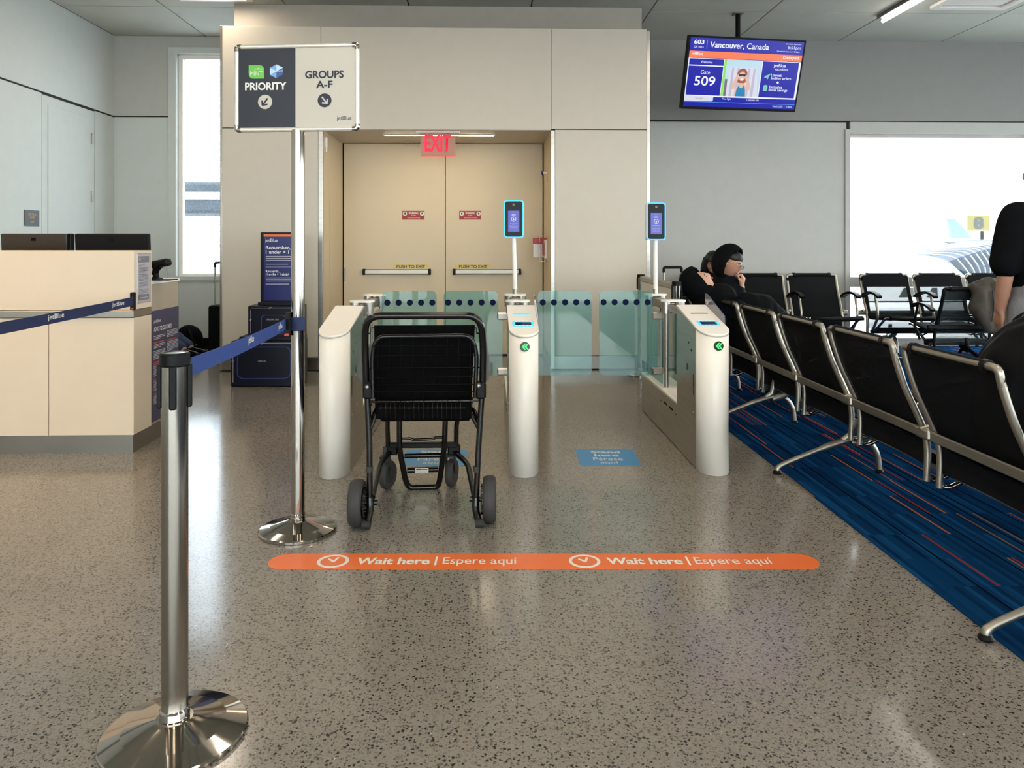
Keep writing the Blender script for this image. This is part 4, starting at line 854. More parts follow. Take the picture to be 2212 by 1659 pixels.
# seat back, seat and lower sling
yb = YR + .1
MB().add([Wp(808, 703, yb), Wp(1026, 702, yb), Wp(1018, 880, yb - .01), Wp(810, 880, yb - .01), Wp(808, 703, yb + .035), Wp(1026, 702, yb + .035), Wp(1018, 880, yb + .035), Wp(810, 880, yb + .035)], [(0, 1, 2, 3), (7, 6, 5, 4), (0, 4, 5, 1), (1, 5, 6, 2), (2, 6, 7, 3), (3, 7, 4, 0)]).build('backrest', 'fabric_black', wh, True)
MB().box2((wcx - .21, yb, .44), (wcx + .21, yb + .42, .48), .012).build('seat', 'fabric_black', wh, True)
a = Wp(810, 882, YR - .01); b_ = Wp(1018, 907, YR - .01)
MB().box2((a.x, YR + .01, b_.z), (b_.x, YR + .05, Wp(810, 868, YR).z), .006).build('rear_sling', 'fabric_black', wh, True)
# basket of wires
bk = MB()
for py in (748, 769, 796, 816, 832, 847): bk.tube([Wp(806, py, YR - .045), Wp(1026, py - 2, YR - .045)], .0022, 5)
bk.tube([Wp(791, 796, YR - .02), Wp(1040, 794, YR - .02)], .0035, 6)
for i in range(9): x = 816 + 25 * i; bk.tube([Wp(x, 730, YR - .042), Wp(x, 850, YR - .042), Wp(x, 868, YR - .03)], .0014, 5)
bk.build('wire_basket', 'wire_black', wh, True)
T([Wp(800, 868, YR), Wp(1034, 866, YR)], .006, 'basket_rail', rr=0); wr = MB()
for i in range(18):
    x = 824 + 10.1 * i; wr.tube(fillet([Wp(x, 866, YR - .012), Wp(x - 1, 880, YR - .03), Wp(x, 904, YR - .02)], .01, 3), .0018, 5)
    wr.tube([Wp(x + 2, 904, YR + .05), Wp(x + 2, 904, YR + .35)], .0018, 5)
for py, yo in ((881, -.032), (903, .1), (903, .2)): wr.tube([Wp(818, py, YR + yo), Wp(1006, py, YR + yo)], .002, 5)
wr.build('basket_wires', 'black_tube', wh, True)
# side rails and braces
for s, xa, xb in ((-1, 799, 809), (1, 1035, 1024)):
    T([Wp(xa, 915, YR), Wp(xb, 885, YR + .06), V((wcx + s * .19, YR + .45, .45))], .011, 'seat_rail'); T([Wp(800 if s < 0 else 1034, 925, YR), Wp(812 if s < 0 else 1018, 895, YR + .03)], .01, 'brace')
    fx = 832 if s < 0 else 988
    T([V((wcx + s * .19, YR + .44, .46)), Wp(fx + (4 if s < 0 else -2), 905, YF - .02), Wp(fx + (7 if s < 0 else -3), 975, YF)], .0125, 'front_upright')
    # lower side tube from the caster to the rear wheel
    T([Wp(847 if s < 0 else 977, 972, YF), Wp(822 if s < 0 else 1010, 1000, YF - .12), Wp(804 if s < 0 else 1026, 1075, YR + .02)], .0135, 'lower_tube', rr=.06)
    MB().box2(Wp(838 if s < 0 else 968, 958, YF + .01), Wp(858 if s < 0 else 994, 984, YF - .03), .006).build('caster_mount', 'black_plastic', wh, True)
    # arm pad
    pl = [(790, 755), (781, 757), (774, 812), (779, 826), (787, 838), (792, 822)] if s < 0 else [(1042, 757), (1052, 758), (1058, 805), (1056, 818), (1045, 832), (1040, 818)]
    fr = XZ((0, YR + .03, 0)); MB().poly(fr, [(P(x, y, YR + .03).x, P(x, y, YR + .03).z) for x, y in pl], -.3, .0).build('armrest', 'arm_grey', wh, True)
    T([Wp(789 if s < 0 else 1046, 830, YR + .02), Wp(786 if s < 0 else 1049, 815, YR + .1)], .009, 'arm_bracket', 'aluminium')
    # hooks holding the back fabric, bolts and joints
    MB().tube(fillet([Wp(795 if s < 0 else 1037, 720, yH), Wp(800 if s < 0 else 1030, 720, YR + .05), Wp(801 if s < 0 else 1029, 708, YR + .09), Wp(808 if s < 0 else 1024, 707, YR + .1)], .01, 3), .0035, 6).build('fabric_hook', 'black_tube', wh, True)
    for x, y in ((791, 724), (794, 835)) if s < 0 else ((1040, 723), (1034, 832)):
        p = Wp(x, y, YR - .03); MB().cyl(p, p - V((0, .018, 0)), .0085, n=12).sph(p - V((0, .018, 0)), (.0085, .004, .0085), 10).build('bolt', 'steel_dull', wh, True)
    p = Wp(796 if s < 0 else 1039, 842, YR); MB().box(p, (.045, .05, .075), .008).build('folding_joint', 'black_plastic', wh, True)
    # rear wheel
    c = G(771.5 if s < 0 else 1057.5, 1136 if s < 0 else 1127); R_ = .103; c = V((c.x, c.y, R_)); Rm = Matrix.Rotation(math.pi / 2, 3, 'Y')
    tw = MB(); prof = [(R_ - .026, -.026), (R_ - .012, -.03), (R_ - .004, -.022), (R_, -.008), (R_, .008), (R_ - .004, .022), (R_ - .012, .03), (R_ - .026, .026)]
    tw.lathe(prof, n=40); tw.v = [tuple(Rm @ V(p) + c) for p in tw.v]; tr = tw.build('rear_wheel', 'rubber_grey', wh, True)
    hb = MB(); hb.lathe([(R_ - .028, -.02), (R_ - .03, -.024), (.03, -.03), (.0, -.03)], n=28); hb.v = [tuple(Rm @ V((p[0], p[1], p[2] if s > 0 else -p[2])) + c) for p in hb.v]; hb.build('hub', 'black_plastic', tr, True)
    dd = MB()
    for k in range(22):
        a_ = 2 * math.pi * k / 22; dd.box(c + V((-s * .034, math.cos(a_) * .062, math.sin(a_) * .062)), (.012, .007, .009))
    dd.cyl(c + V((-s * .026, 0, 0)), c + V((-s * .032, 0, 0)), .066, n=28); dd.build('brake_sprocket', 'black_tube', tr, True)
    MB().cyl(c + V((-s * .03, 0, 0)), c + V((-s * .09, 0, 0)), .012, n=12).build('axle', 'black_tube', wh, True)
    px_ = 797 if s < 0 else 1028
    MB().tube(fillet([Wp(px_ + (2 if s < 0 else 0), 1075, YR), Wp(px_ + (3 if s < 0 else -1), 1100, YR - .01), Wp(px_ + (-3 if s < 0 else 6), 1128, YR - .05)], .03), .016, 8).build('anti_tip_arm', 'black_tube', wh, True)
    p = Wp(791 if s < 0 else 1036, 1130, YR - .05); p.z = .028; MB().cyl(p + V((-.018, 0, 0)), p + V((.018, 0, 0)), .02, n=16).build('anti_tip_roller', 'rubber_black', wh, True)
    p = Wp(798 if s < 0 else 1029, 1013, YR); MB().cyl(p - V((0, 0, .012)), p + V((0, 0, .012)), .0165, n=14).build('tape_band', 'rubber_grey', wh, True)
    # caster
    c = G(838 if s < 0 else 976, 1056 if s < 0 else 1051); R_ = .073; c = V((c.x, c.y, R_)); Rc = Matrix.Rotation(math.radians(-20 if s < 0 else -14), 3, 'Z') @ Rm
    cw = MB(); cw.lathe([(R_ * .55, -.014), (R_ - .01, -.019), (R_ - .002, -.012), (R_, 0), (R_ - .002, .012), (R_ - .01, .019), (R_ * .55, .014)], n=32); cw.v = [tuple(Rc @ V(p) + c) for p in cw.v]; cs = cw.build('caster_wheel', 'rubber_grey', wh, True)
    fk = MB(); ax = Rc @ V((0, 0, 1)); fd = ax.cross(V((0, 0, 1)))
    for q in (-1, 1): fk.tube([c + ax * .026 * q, c + ax * .026 * q + V((0, 0, .05)) + fd * .01, c + ax * .022 * q + V((0, 0, .095)) + fd * .03], .008, flat=(fd, .012, .003))
    fk.box(c + V((0, 0, .097)) + fd * .03, (.055, .05, .012), .004); fk.cyl(c + V((0, 0, .1)) + fd * .03, c + V((0, 0, .15)) + fd * .03, .013, n=14); fk.cyl(c - ax * .03, c + ax * .03, .007, n=10); fk.build('caster_fork', 'rubber_grey', cs, True)
# front crossbars and foot loop
a = Wp(842, 962, YF - .02); b_ = Wp(988, 958, YF - .02); MB().box2((a.x, YF - .035, a.z - .012), (b_.x, YF - .005, a.z + .014), .004).build('front_crossbar', 'black_plastic', wh, True)
T([Wp(866, 948, YF - .05), Wp(888, 947, YF - .05), Wp(892, 950, YF - .05), Wp(936, 948, YF - .05), Wp(940, 945, YF - .05), Wp(958, 945, YF - .05)], .007, 'latch_bar', rr=.01)
T([Wp(863, 905, YF - .06), Wp(863, 970, YF - .05), Wp(876, 1038, YF + .0), Wp(884, 1054, YF + .01), Wp(946, 1052, YF + .01), Wp(950, 1036, YF), Wp(960, 965, YF - .05), Wp(962, 905, YF - .06)], .0145, 'foot_loop', rr=.04)
T([Wp(874, 985, YF - .03), Wp(952, 983, YF - .03)], .012, 'foot_bar', rr=0); T([Wp(880, 1016, YF + .02), Wp(946, 1014, YF + .02)], .015, 'foot_bar', rr=0)
a = Wp(911, 1016.5, YF); fr = XZ((a.x, YF + .003, a.z)); MB().rect(fr, -.034, -.013, .034, .013, 0, .002).build('label_plate', 'aluminium', wh, True); MB().rect(fr, -.028, .004, -.004, .009, .002, .003).rect(fr, -.002, .005, .028, .008, .002, .003).build('plate_print', 'print_navy', wh, True)
for s in (-1, 1): T([Wp(863 if s < 0 else 962, 907, YF - .06), V((wcx + s * .11, YF - .05, .45))], .0125, 'seat_strut', rr=0)
# ================================================================== bench seating
PROF = [(.15, .81), (.135, .74), (.095, .62), (.045, .51), (.006, .42), (-.012, .33), (-.008, .19)]
def bench(label, n, pitch, hw, legs, loc, rz, meshm='seat_mesh', framem='aluminium', scale=1.0, arms=True, group=None):
    t = thing('bench_seating', label, 'seating', loc, rz, group); t.scale = (scale,) * 3
    Lh = n * pitch / 2; cache = {}
    def put(key, name, x, make, m, parent=None):
        if key not in cache: o = make().build(name, m, parent or t); cache[key] = o.data
        else: o = obj(name, cache[key], parent or t)
        o.location.x = x; return o
    prof = spline([(0, y, z) for y, z in PROF], 4)
    def frame():
        left = [V((-hw, p.y, p.z)) for p in prof]; right = [V((hw, p.y, p.z)) for p in prof]
        return MB().tube(fillet(list(reversed(left)) + right, .075, 5) if False else list(reversed(left))[:-3] + fillet([left[3], left[0], right[0], right[3]], .07, 6)[0:] + right[4:], .0155, 8)
    def back():
        b = MB(); A = []; nx = 8
        for p in prof:
            if p.z < .23: continue
            for k in range(nx + 1):
                q = k / nx * 2 - 1; A.append(V((q * (hw - .012), p.y - .006 - .018 * (1 - q * q), p.z - (.004 if p is prof[0] else 0))))
        r = len(A) // (nx + 1); fs = []
        for i in range(r - 1):
            for k in range(nx): fs.append((i * (nx + 1) + k, i * (nx + 1) + k + 1, (i + 1) * (nx + 1) + k + 1, (i + 1) * (nx + 1) + k))
        m = len(A); B = [p + V((0, .006, 0)) for p in A]
        return b.add(A + B, fs + [tuple(x + m for x in reversed(f)) for f in fs], True)
    def seat():
        sp = spline([(0, .0, .40), (0, -.06, .375), (0, -.22, .385), (0, -.4, .42), (0, -.47, .425), (0, -.5, .405)], 3); b = MB(); A = []
        for p in sp:
            for q in (-1, -.5, 0, .5, 1): A.append(V((q * (hw - .006), p.y, p.z - .012 * (1 - q * q))))
        fs = [(i * 5 + k, (i + 1) * 5 + k, (i + 1) * 5 + k + 1, i * 5 + k + 1) for i in range(len(sp) - 1) for k in range(4)]; m = len(A)
        return b.add(A + [p - V((0, 0, .02)) for p in A], fs + [tuple(x + m for x in reversed(f)) for f in fs] + [(i * 5, m + i * 5, m + i * 5 + 5, i * 5 + 5) for i in range(len(sp) - 1)] + [(i * 5 + 4, i * 5 + 9, m + i * 5 + 9, m + i * 5 + 4) for i in range(len(sp) - 1)], True)
    for i in range(n):
        x = -Lh + (i + .5) * pitch
        put('f', 'back_frame', x, frame, framem)
        bk = put('b', 'backrest', x, back, meshm); 
        put('r', 'top_roll', 0, lambda: MB().tube([(-hw + .07, .142, .808), (hw - .07, .142, .808)], .022, 10), 'black_matte', bk)
        for s in (-1, 1): put('rc%d' % s, 'roll_end', 0, lambda: MB().cyl((s * (hw - .085), .145, .808), (s * (hw - .062), .145, .808), .026, n=12), 'black_plastic', bk)
        if meshm == 'seat_mesh_open':
            put('bd', 'head_band', 0, lambda: MB().add([(-hw + .012, .118, .80), (hw - .012, .118, .80), (hw - .012, .088, .69), (-hw + .012, .088, .69), (-hw + .012, .124, .80), (hw - .012, .124, .80), (hw - .012, .094, .69), (-hw + .012, .094, .69)], [(0, 1, 2, 3), (7, 6, 5, 4), (0, 3, 7, 4), (1, 5, 6, 2), (2, 6, 7, 3), (0, 4, 5, 1)]), 'black_matte', bk)
            put('bl', 'lumbar_bar', 0, lambda: MB().box((0, .025, .53), (2 * hw, .012, .014)).box((0, -.012, .4), (2 * hw, .016, .03)).box((-hw + .022, .06, .6), (.03, .012, .4), 0, Matrix.Rotation(-.33, 3, 'X')).box((hw - .022, .06, .6), (.03, .012, .4), 0, Matrix.Rotation(-.33, 3, 'X')), 'black_matte', bk)
        put('s', 'seat', x, seat, 'black_matte')
        for s in (-1, 1): put('sb%d' % s, 'seat_bracket', x, lambda: MB().tube(spline([(s * hw, -.008, .2), (s * hw, -.06, .195), (s * hw, -.2, .27), (s * hw, -.38, .385), (s * hw, -.47, .405)], 4), .013, 8), 'chrome')
    MB().box((0, -.14, .245), (2 * Lh - .04, .05, .06), .006).build('main_beam', 'black_plastic', t); MB().box((0, -.085, .235), (2 * Lh - .05, .012, .025), .002).build('beam_trim', framem, t)
    MB().box((0, .03, .415), (2 * Lh + .06, .014, .044), .005).build('rear_rail', framem, t)
    for i in range(n + 1):
        x = -Lh + i * pitch; put('c', 'rail_clamp', x, lambda: MB().box((0, .034, .418), (.11, .03, .052), .012, None, 2).cyl((0, .05, .43), (0, .0, .445), .012, n=10), framem)
        if arms:
            put('ap', 'armrest', x, lambda: MB().tube(spline([(0, .04, .585), (0, -.06, .625), (0, -.18, .64), (0, -.28, .625), (0, -.33, .6)], 5), .02, 8, flat=((1, 0, 0), .024, .012)), 'black_plastic')
            put('as', 'armrest_strut', x, lambda: MB().tube(spline([(0, -.24, .62), (0, -.27, .52), (0, -.29, .4), (0, -.2, .27)], 4), .013, 8), framem)
    for x in legs:
        lg = put('l', 'leg', x, lambda: MB().tube(spline([(0, .386, .018), (0, .375, .04), (0, .3, .075), (0, .12, .145), (0, -.01, .185), (0, -.08, .19), (0, -.135, .155), (0, -.168, .09), (0, -.178, .018)], 5), [.016] * 5 + [.014] * 10 + [.019] * 12 + [.018] * 8 + [.016] * 6, 10).tube([(0, -.02, .17), (0, -.1, .2), (0, -.135, .24)], [.024, .03, .03], 8).tube([(0, .06, .16), (0, -.02, .21), (0, -.04, .3)], [.012, .02, .02], 8), framem)
        for y in (.386, -.178): put('ft%s' % y, 'foot', 0, lambda: MB().lathe([(.022, 0), (.024, .006), (.018, .016), (.012, .022)], (0, y, .004), 16), 'black_plastic', lg)
    return t
BX = 1.95; y0_, y1_ = 2.62, 6.95; bc = (y0_ + y1_) / 2
bench('long row of black mesh seats facing away from the gates on blue carpet', 6, .7217, .312, (4.14 - bc, 5.31 - bc, 6.5 - bc), (BX, bc, 0), math.pi / 2)
bench('row of black mesh seats whose steel foot stands at the carpet edge', 3, .68, .295, (2.38 - 1.44, .9 - 1.44), (BX, 1.44, 0), math.pi / 2)
bench('row of solid black seats against the grey wall', 3, .634 / 1.1, .29 / 1.1, (-.5, .5), (4.1 - .951, 8.78, 0), 0, scale=1.1)
bench('row of see-through mesh seats in front of the bright window', 3, .634 / 1.1, .28 / 1.1, (-.6, .6), (4.33 + .951, 8.78, 0), 0, 'seat_mesh_open', scale=1.1)
bench('dark framed seats turned toward the window with a jacket over one back', 3, .66, .285, (-.6, .6), (4.46 + .99, 7.65, 0), math.pi, 'seat_mesh_open', 'black_plastic')
suitcase('black suitcase with raised handle beside the sleeping person', P(1452, 640, 7.3).x + .03, 7.3, .3, .22, .72, P(1450, 578, 7.3).z, math.radians(8))
# ================================================================== hanging flight screen
ps_ = V((2.67, 8.01, 3.036)); yw, tl_ = math.radians(8.17), math.radians(17.4); W_, H_ = 1.30, .75
hs_ = thing('flight_screen', 'hanging flight information screen showing gate 509 to Vancouver', 'screen', (ps_.x, 8.2, CZ))
Rz = Matrix.Rotation(yw, 3, 'Z'); u = Rz @ V((1, 0, 0)); v = Rz @ V((0, -math.sin(tl_), math.cos(tl_))); fr = F(ps_ - u * W_ / 2 - v * H_ / 2, u, v)
MB().poly(fr, rrect(0, 0, W_, H_, .008, 2), -.06, 0).build('housing', 'black_plastic', hs_, True); MB().rect(fr, .15, .12, W_ - .15, H_ - .12, -.1, -.06).build('rear_cover', 'black_plastic', hs_, True)
bz = .02; iw, ih = W_ - 2 * bz, H_ - 2 * bz - .008
def U(a, b): return (bz + a * iw, bz + .008 + (1 - b) * ih)
def R4(m, a0, b0, a1, b1, mm, c0=.0, c1=.001, parent=None, name='graphic'):
    x0, y0 = U(a0, b1); x1, y1 = U(a1, b0); return MB().rect(fr, x0, y0, x1, y1, c0, c1).build(name, mm, parent or hs_, True)
sn_ = R4(None, 0, 0, 1, 1, 'scr_blue', 0, .001, name='display')
def sct(s, a0, a1, b, h_, m='scr_white', bo=.0, al='C'):
    x0, y = U(a0, b); x1, _ = U(a1, b); text(s, fr, (x0 + x1) / 2, y, x1 - x0, h_ * ih, m, sn_, bold=bo, c=.0032)
def scr(a0, b0, a1, b1, m, c=.002): R4(None, a0, b0, a1, b1, m, .001, c, sn_)
sct('603', .03, .118, .062, .062, bo=.025); sct('QR 4053', .032, .116, .135, .032); scr(.143, .03, .147, .155, 'scr_line'); sct('Vancouver, Canada', .17, .69, .098, .1, bo=.015)
sct('Estimated departure', .835, .975, .035, .026); sct('5:51pm', .86, .975, .09, .06); sct('Scheduled departure 5:48pm', .765, .97, .145, .026)
scr(0, .19, 1, .285, 'scr_orange'); sct('jetBlue', .02, .12, .232, .055, bo=.01); sct('Delayed', .83, .972, .237, .06, bo=.01)
scr(0, .292, 1, .85, 'scr_white'); scr(.008, .3, .31, .39, 'scr_blue', .0025); scr(.008, .405, .31, .83, 'scr_blue', .0025); scr(.657, .3, .982, .83, 'scr_blue', .0025)
sct('Welcome', .108, .21, .345, .036); sct('Gate', .118, .2, .492, .062); sct('509', .07, .255, .62, .14, bo=.012)
scr(.315, .292, .336, .83, 'scr_green', .0025); scr(.336, .292, .65, .83, 'scr_sky', .0025)
def sp(pts, m, c): MB().poly(fr, [U(*p) for p in pts], .0025, c).build('picture_shape', m, sn_, True)
sp([(.375, .40), (.61, .40), (.645, .83), (.35, .83)], 'scr_pale', .0028)
for k in range(5): x = .39 + .048 * k; sp([(x, .41), (x + .018, .41), (x + .02, .83), (x - .004, .83)], 'scr_strip', .0029)
sp([(.338, .58), (.36, .58), (.362, .83), (.338, .83)], 'scr_grey', .0029)
def el(a, b, ra, rb, n=20): return [(a + ra * math.cos(6.2832 * i / n), b + rb * math.sin(6.2832 * i / n)) for i in range(n)]
sp(el(.487, .5, .045, .085), 'scr_hair', .003); sp(el(.487, .57, .05, .07), 'scr_hair', .003); sp([(.43, .83), (.44, .7), (.465, .63), (.51, .63), (.54, .7), (.548, .83)], 'scr_skin', .0031)
sp([(.445, .83), (.452, .72), (.47, .66), (.478, .7), (.5, .7), (.51, .66), (.528, .72), (.536, .83)], 'scr_swim', .0032); sp(el(.487, .53, .03, .07), 'scr_skin', .0033)
sp([(.455, .5), (.519, .5), (.514, .535), (.494, .53), (.488, .52), (.48, .53), (.46, .535)], 'scr_dark', .0035); sp([(.395, .72), (.435, .53), (.455, .5), (.462, .54), (.425, .73)], 'scr_skin', .0036); sp([(.58, .72), (.54, .53), (.52, .5), (.513, .54), (.55, .74)], 'scr_skin', .0036); sp(el(.487, .572, .012, .008), 'scr_white', .0036)
sct('jetBlue', .757, .865, .36, .06, bo=.01); sct('vacations', .77, .89, .405, .036); sct('Lowest', .745, .84, .495, .042, bo=.01); sct('JetBlue airfare', .745, .93, .545, .045, bo=.01); sct('+', .8, .826, .605, .04, bo=.03); sct('Exclusive', .742, .862, .672, .042, bo=.01); sct('hotel savings', .742, .912, .72, .048, bo=.01)
sp([(.685, .54), (.69, .51), (.71, .5), (.735, .475), (.74, .485), (.725, .515), (.722, .555), (.714, .56), (.708, .53), (.697, .545)], 'scr_mint', .0032); sp([(.69, .735), (.69, .66), (.7, .645), (.718, .645), (.727, .66), (.727, .735)], 'scr_mint', .0032)
MB().poly(fr, [U(0, .84), U(.245, .84), U(.255, .85), U(.255, .905), U(.245, .918), U(0, .918)], .001, .0025).build('tab', 'scr_pale', sn_, True)
sct('Your gate', .095, .165, .878, .03, 'scr_grey'); sct('Your flight', .335, .415, .875, .034); sct('Customer info', .555, .665, .875, .034); scr(0, .925, 1, .931, 'scr_line'); sct('May 5, 2025  |  4:18pm', .8, .975, .965, .034)
MB().box((0, 0, -.008), (.1, .1, .016), .004).build('ceiling_plate', 'steel_dull', hs_); MB().cyl((0, 0, 0), (0, 0, 3.0 - CZ), .026, n=16).build('pole', 'black_plastic', hs_); MB().box2((-.08, -.13, 2.95 - CZ), (.08, .03, 3.1 - CZ), .006).build('mount', 'black_plastic', hs_)
# ================================================================== people
def tmp_eval(v, f, mods):
    me = bpy.data.meshes.new('t'); me.from_pydata([tuple(p) for p in v], [], f); o = bpy.data.objects.new('t', me); col.objects.link(o)
    for ty, kw in mods:
        m = o.modifiers.new('m', ty)
        for k, x in kw.items(): setattr(m, k, x)
    bpy.context.view_layer.update(); m2 = bpy.data.meshes.new_from_object(o.evaluated_get(bpy.context.evaluated_depsgraph_get()))
    bpy.data.objects.remove(o); bpy.data.meshes.remove(me); return m2
def fuse(mb, name, m, parent, voxel=.012, smooth=5, noise=0.0):
    me = tmp_eval(mb.v, mb.f, [('REMESH', dict(mode='VOXEL', voxel_size=voxel)), ('SMOOTH', dict(factor=.5, iterations=smooth))])
    n = len(me.vertices); co = np.empty(n * 3, 'f'); me.vertices.foreach_get('co', co); q = co.reshape(-1, 3); ph = np.random.RandomState(n % 997).uniform(0, 6, 6)
    if noise:
        nr = np.empty(n * 3, 'f'); me.vertex_normals.foreach_get('vector', nr); nr = nr.reshape(-1, 3); x, y, z = q.T
        q = q + nr * (noise * (np.sin(x * 31 + ph[0]) * np.sin(z * 27 + ph[1]) + .6 * np.sin(y * 47 + z * 19 + ph[2]) + .4 * np.sin(x * 63 + y * 41 + ph[3])))[:, None]
    q = q - np.array(root_loc(parent)); me.vertices.foreach_set('co', q.astype('f').ravel())
    me.polygons.foreach_set('use_smooth', [True] * len(me.polygons)); me.materials.clear(); me.materials.append(MATS[m]); me.update()
    return obj(name, me, parent)
def limb(mb, pts, rs, flat=1.0):
    p = spline(pts, 5); m = len(p); R_ = []
    for i in range(m):
        t = i / (m - 1) * (len(rs) - 1); k = min(int(t), len(rs) - 2); R_.append(rs[k] * (1 - (t - k)) + rs[k + 1] * (t - k))
    mb.tube(p, R_, 14); mb.sph(p[0], R_[0], 14); mb.sph(p[-1], R_[-1], 14); return mb
def headgeo(mb, c, fwd, up, s=1.0):
    fwd = V(fwd).normalized(); up = V(up); up = (up - fwd * up.dot(fwd)).normalized(); rt = fwd.cross(up)
    bm = bmesh.new(); bmesh.ops.create_icosphere(bm, subdivisions=4, radius=1.0); bm.verts.index_update(); vs = []
    g = lambda x, z, cx_, cz_, wx, wz: math.exp(-((x - cx_) / wx) ** 2 - ((z - cz_) / wz) ** 2)
    for p in bm.verts:
        x, y, z = p.co; X, Y, Z = x * .075, y * .094, z * .115
        if z < 0: X *= 1 - .28 * (-z) ** 1.4; Y *= 1 - .12 * (-z)
        if y > 0:
            f_ = y
            Y += f_ * (.024 * g(x, z, 0, -.12, .16, .17) + .012 * g(x, z, 0, .08, .12, .2) + .008 * g(x, z, 0, -.43, .3, .1) + .012 * g(x, z, 0, -.78, .3, .2) + .006 * g(x, z, 0, .3, .7, .12))
            Y -= f_ * (.012 * g(x, z, .36, .1, .2, .12) + .012 * g(x, z, -.36, .1, .2, .12) + .004 * g(x, z, 0, -.5, .3, .035))
        else: Y *= 1.06
        vs.append(V(c) + (rt * X + fwd * Y + up * Z) * s)
    mb.add(vs, [[q.index for q in f.verts] for f in bm.faces], True); bm.free()
    for q in (-1, 1): mb.sph(V(c) + (rt * q * .077 - fwd * .005 - up * .005) * s, .018 * s, 10); mb.sph(V(c) + (rt * q * .079 - fwd * .012 + up * .012) * s, .017 * s, 10)
    return fwd, up, rt
def handgeo(mb, wrist, d, n, thumb, curl=.5, s=1.0):
    d = V(d).normalized(); n = V(n); n = (n - d * n.dot(d)).normalized(); sd = d.cross(n); sd = sd if sd.dot(V(thumb)) > 0 else -sd; w0 = V(wrist)
    for k in range(4): mb.tube([w0 + sd * (.012 - .009 * k) * s, w0 + (d * .045 + sd * (.03 - .02 * k)) * s, w0 + (d * .09 + sd * (.033 - .021 * k)) * s], [.016 * s, .015 * s, .012 * s], 8)
    for k, L_ in enumerate((.072, .08, .074, .058)):
        b0 = w0 + (d * .088 + sd * (.033 - .021 * k)) * s; a1, a2, a3 = curl * .9, curl * 2.0, curl * 2.9
        e = lambda a_: d * math.cos(a_) + n * math.sin(a_); p1 = b0 + e(a1) * L_ * .45 * s; p2 = p1 + e(a2) * L_ * .32 * s; p3 = p2 + e(a3) * L_ * .23 * s
        mb.tube([b0 - d * .01, b0, p1, p2, p3], [.0095 * s, .0095 * s, .009 * s, .008 * s, .006 * s], 8); mb.sph(p3, .0065 * s, 8); mb.sph(p1, .0092 * s, 8)
    t0 = w0 + (d * .03 + sd * .03) * s; t1 = t0 + (d * .035 + sd * .022 + n * .012) * s; t2 = t1 + (d * .03 + n * .014 * (1 + curl)) * s
    mb.tube([w0 + (d * .012 + sd * .015) * s, t0, t1, t2], [.014 * s, .0125 * s, .0105 * s, .008 * s], 8); mb.sph(t2, .008 * s, 8)
def face(parent, c, fwd, up, rt, s=1.0, closed=False, glasses=False):
    def at(x, y, z): return V(c) + (rt * x + fwd * y + up * z) * s
    Rm = Matrix((rt, fwd, up)).transposed()
    for q in (-1, 1):
        if not closed: MB().sph(at(q * .029, .079, .011), (.011 * s, .006 * s, .005 * s), 10, Rm).build('eye', 'print_white', parent, True); MB().sph(at(q * .029, .084, .011), (.0045 * s, .003 * s, .0045 * s), 8, Rm).build('iris', 'hair_black', parent, True)
        else: MB().sph(at(q * .029, .083, .010), (.013 * s, .003 * s, .0016 * s), 8, Rm).build('eyelash', 'hair_black', parent, True)
        MB().tube([at(q * .014, .094, .03), at(q * .03, .092, .035), at(q * .046, .08, .03)], [.002 * s, .0032 * s, .0015 * s], 6).build('eyebrow', 'hair_black', parent, True)
    MB().sph(at(0, .092, -.052), (.021 * s, .008 * s, .006 * s), 10, Rm).build('lips', mat('lip_tone', (176, 112, 100), .5) if 'lip_tone' not in MATS else 'lip_tone', parent, True)
    if glasses:
        m = MB()
        for q in (-1, 1):
            m.tube([at(q * .032 + .024 * math.cos(a_ * .5236), .108 - .004 * abs(math.cos(a_ * .5236)), .008 + .019 * math.sin(a_ * .5236)) for a_ in range(12)], .0016, 6, True)
            m.tube([at(q * .056, .103, .012), at(q * .076, .06, .012), at(q * .08, .0, .008)], .0015, 6)
        m.tube([at(-.009, .108, .012), at(0, .112, .015), at(.009, .108, .012)], .0015, 6); g = m.build('glasses', 'lens_wire', parent, True)
        for q in (-1, 1): MB().sph(at(q * .032, .107, .008), (.022 * s, .0012, .017 * s), 14, Rm).build('lens', 'acrylic', g, True)
def shoe(parent, heel, d, m='black_gloss', L_=.27):
    d = V((d[0], d[1], 0)).normalized(); sd = V((-d.y, d.x, 0)); h_ = V(heel); mb = MB()
    limb(mb, [h_ + V((0, 0, .05)), h_ + d * .1 + V((0, 0, .055)), h_ + d * .2 + V((0, 0, .038)), h_ + d * .245 + V((0, 0, .033))], [.042, .043, .04, .03]); o = fuse(mb, 'shoe', m, parent, .009, 4)
    for p in o.data.vertices: p.co.z = max(p.co.z, -root_loc(parent).z + .004)
    return o
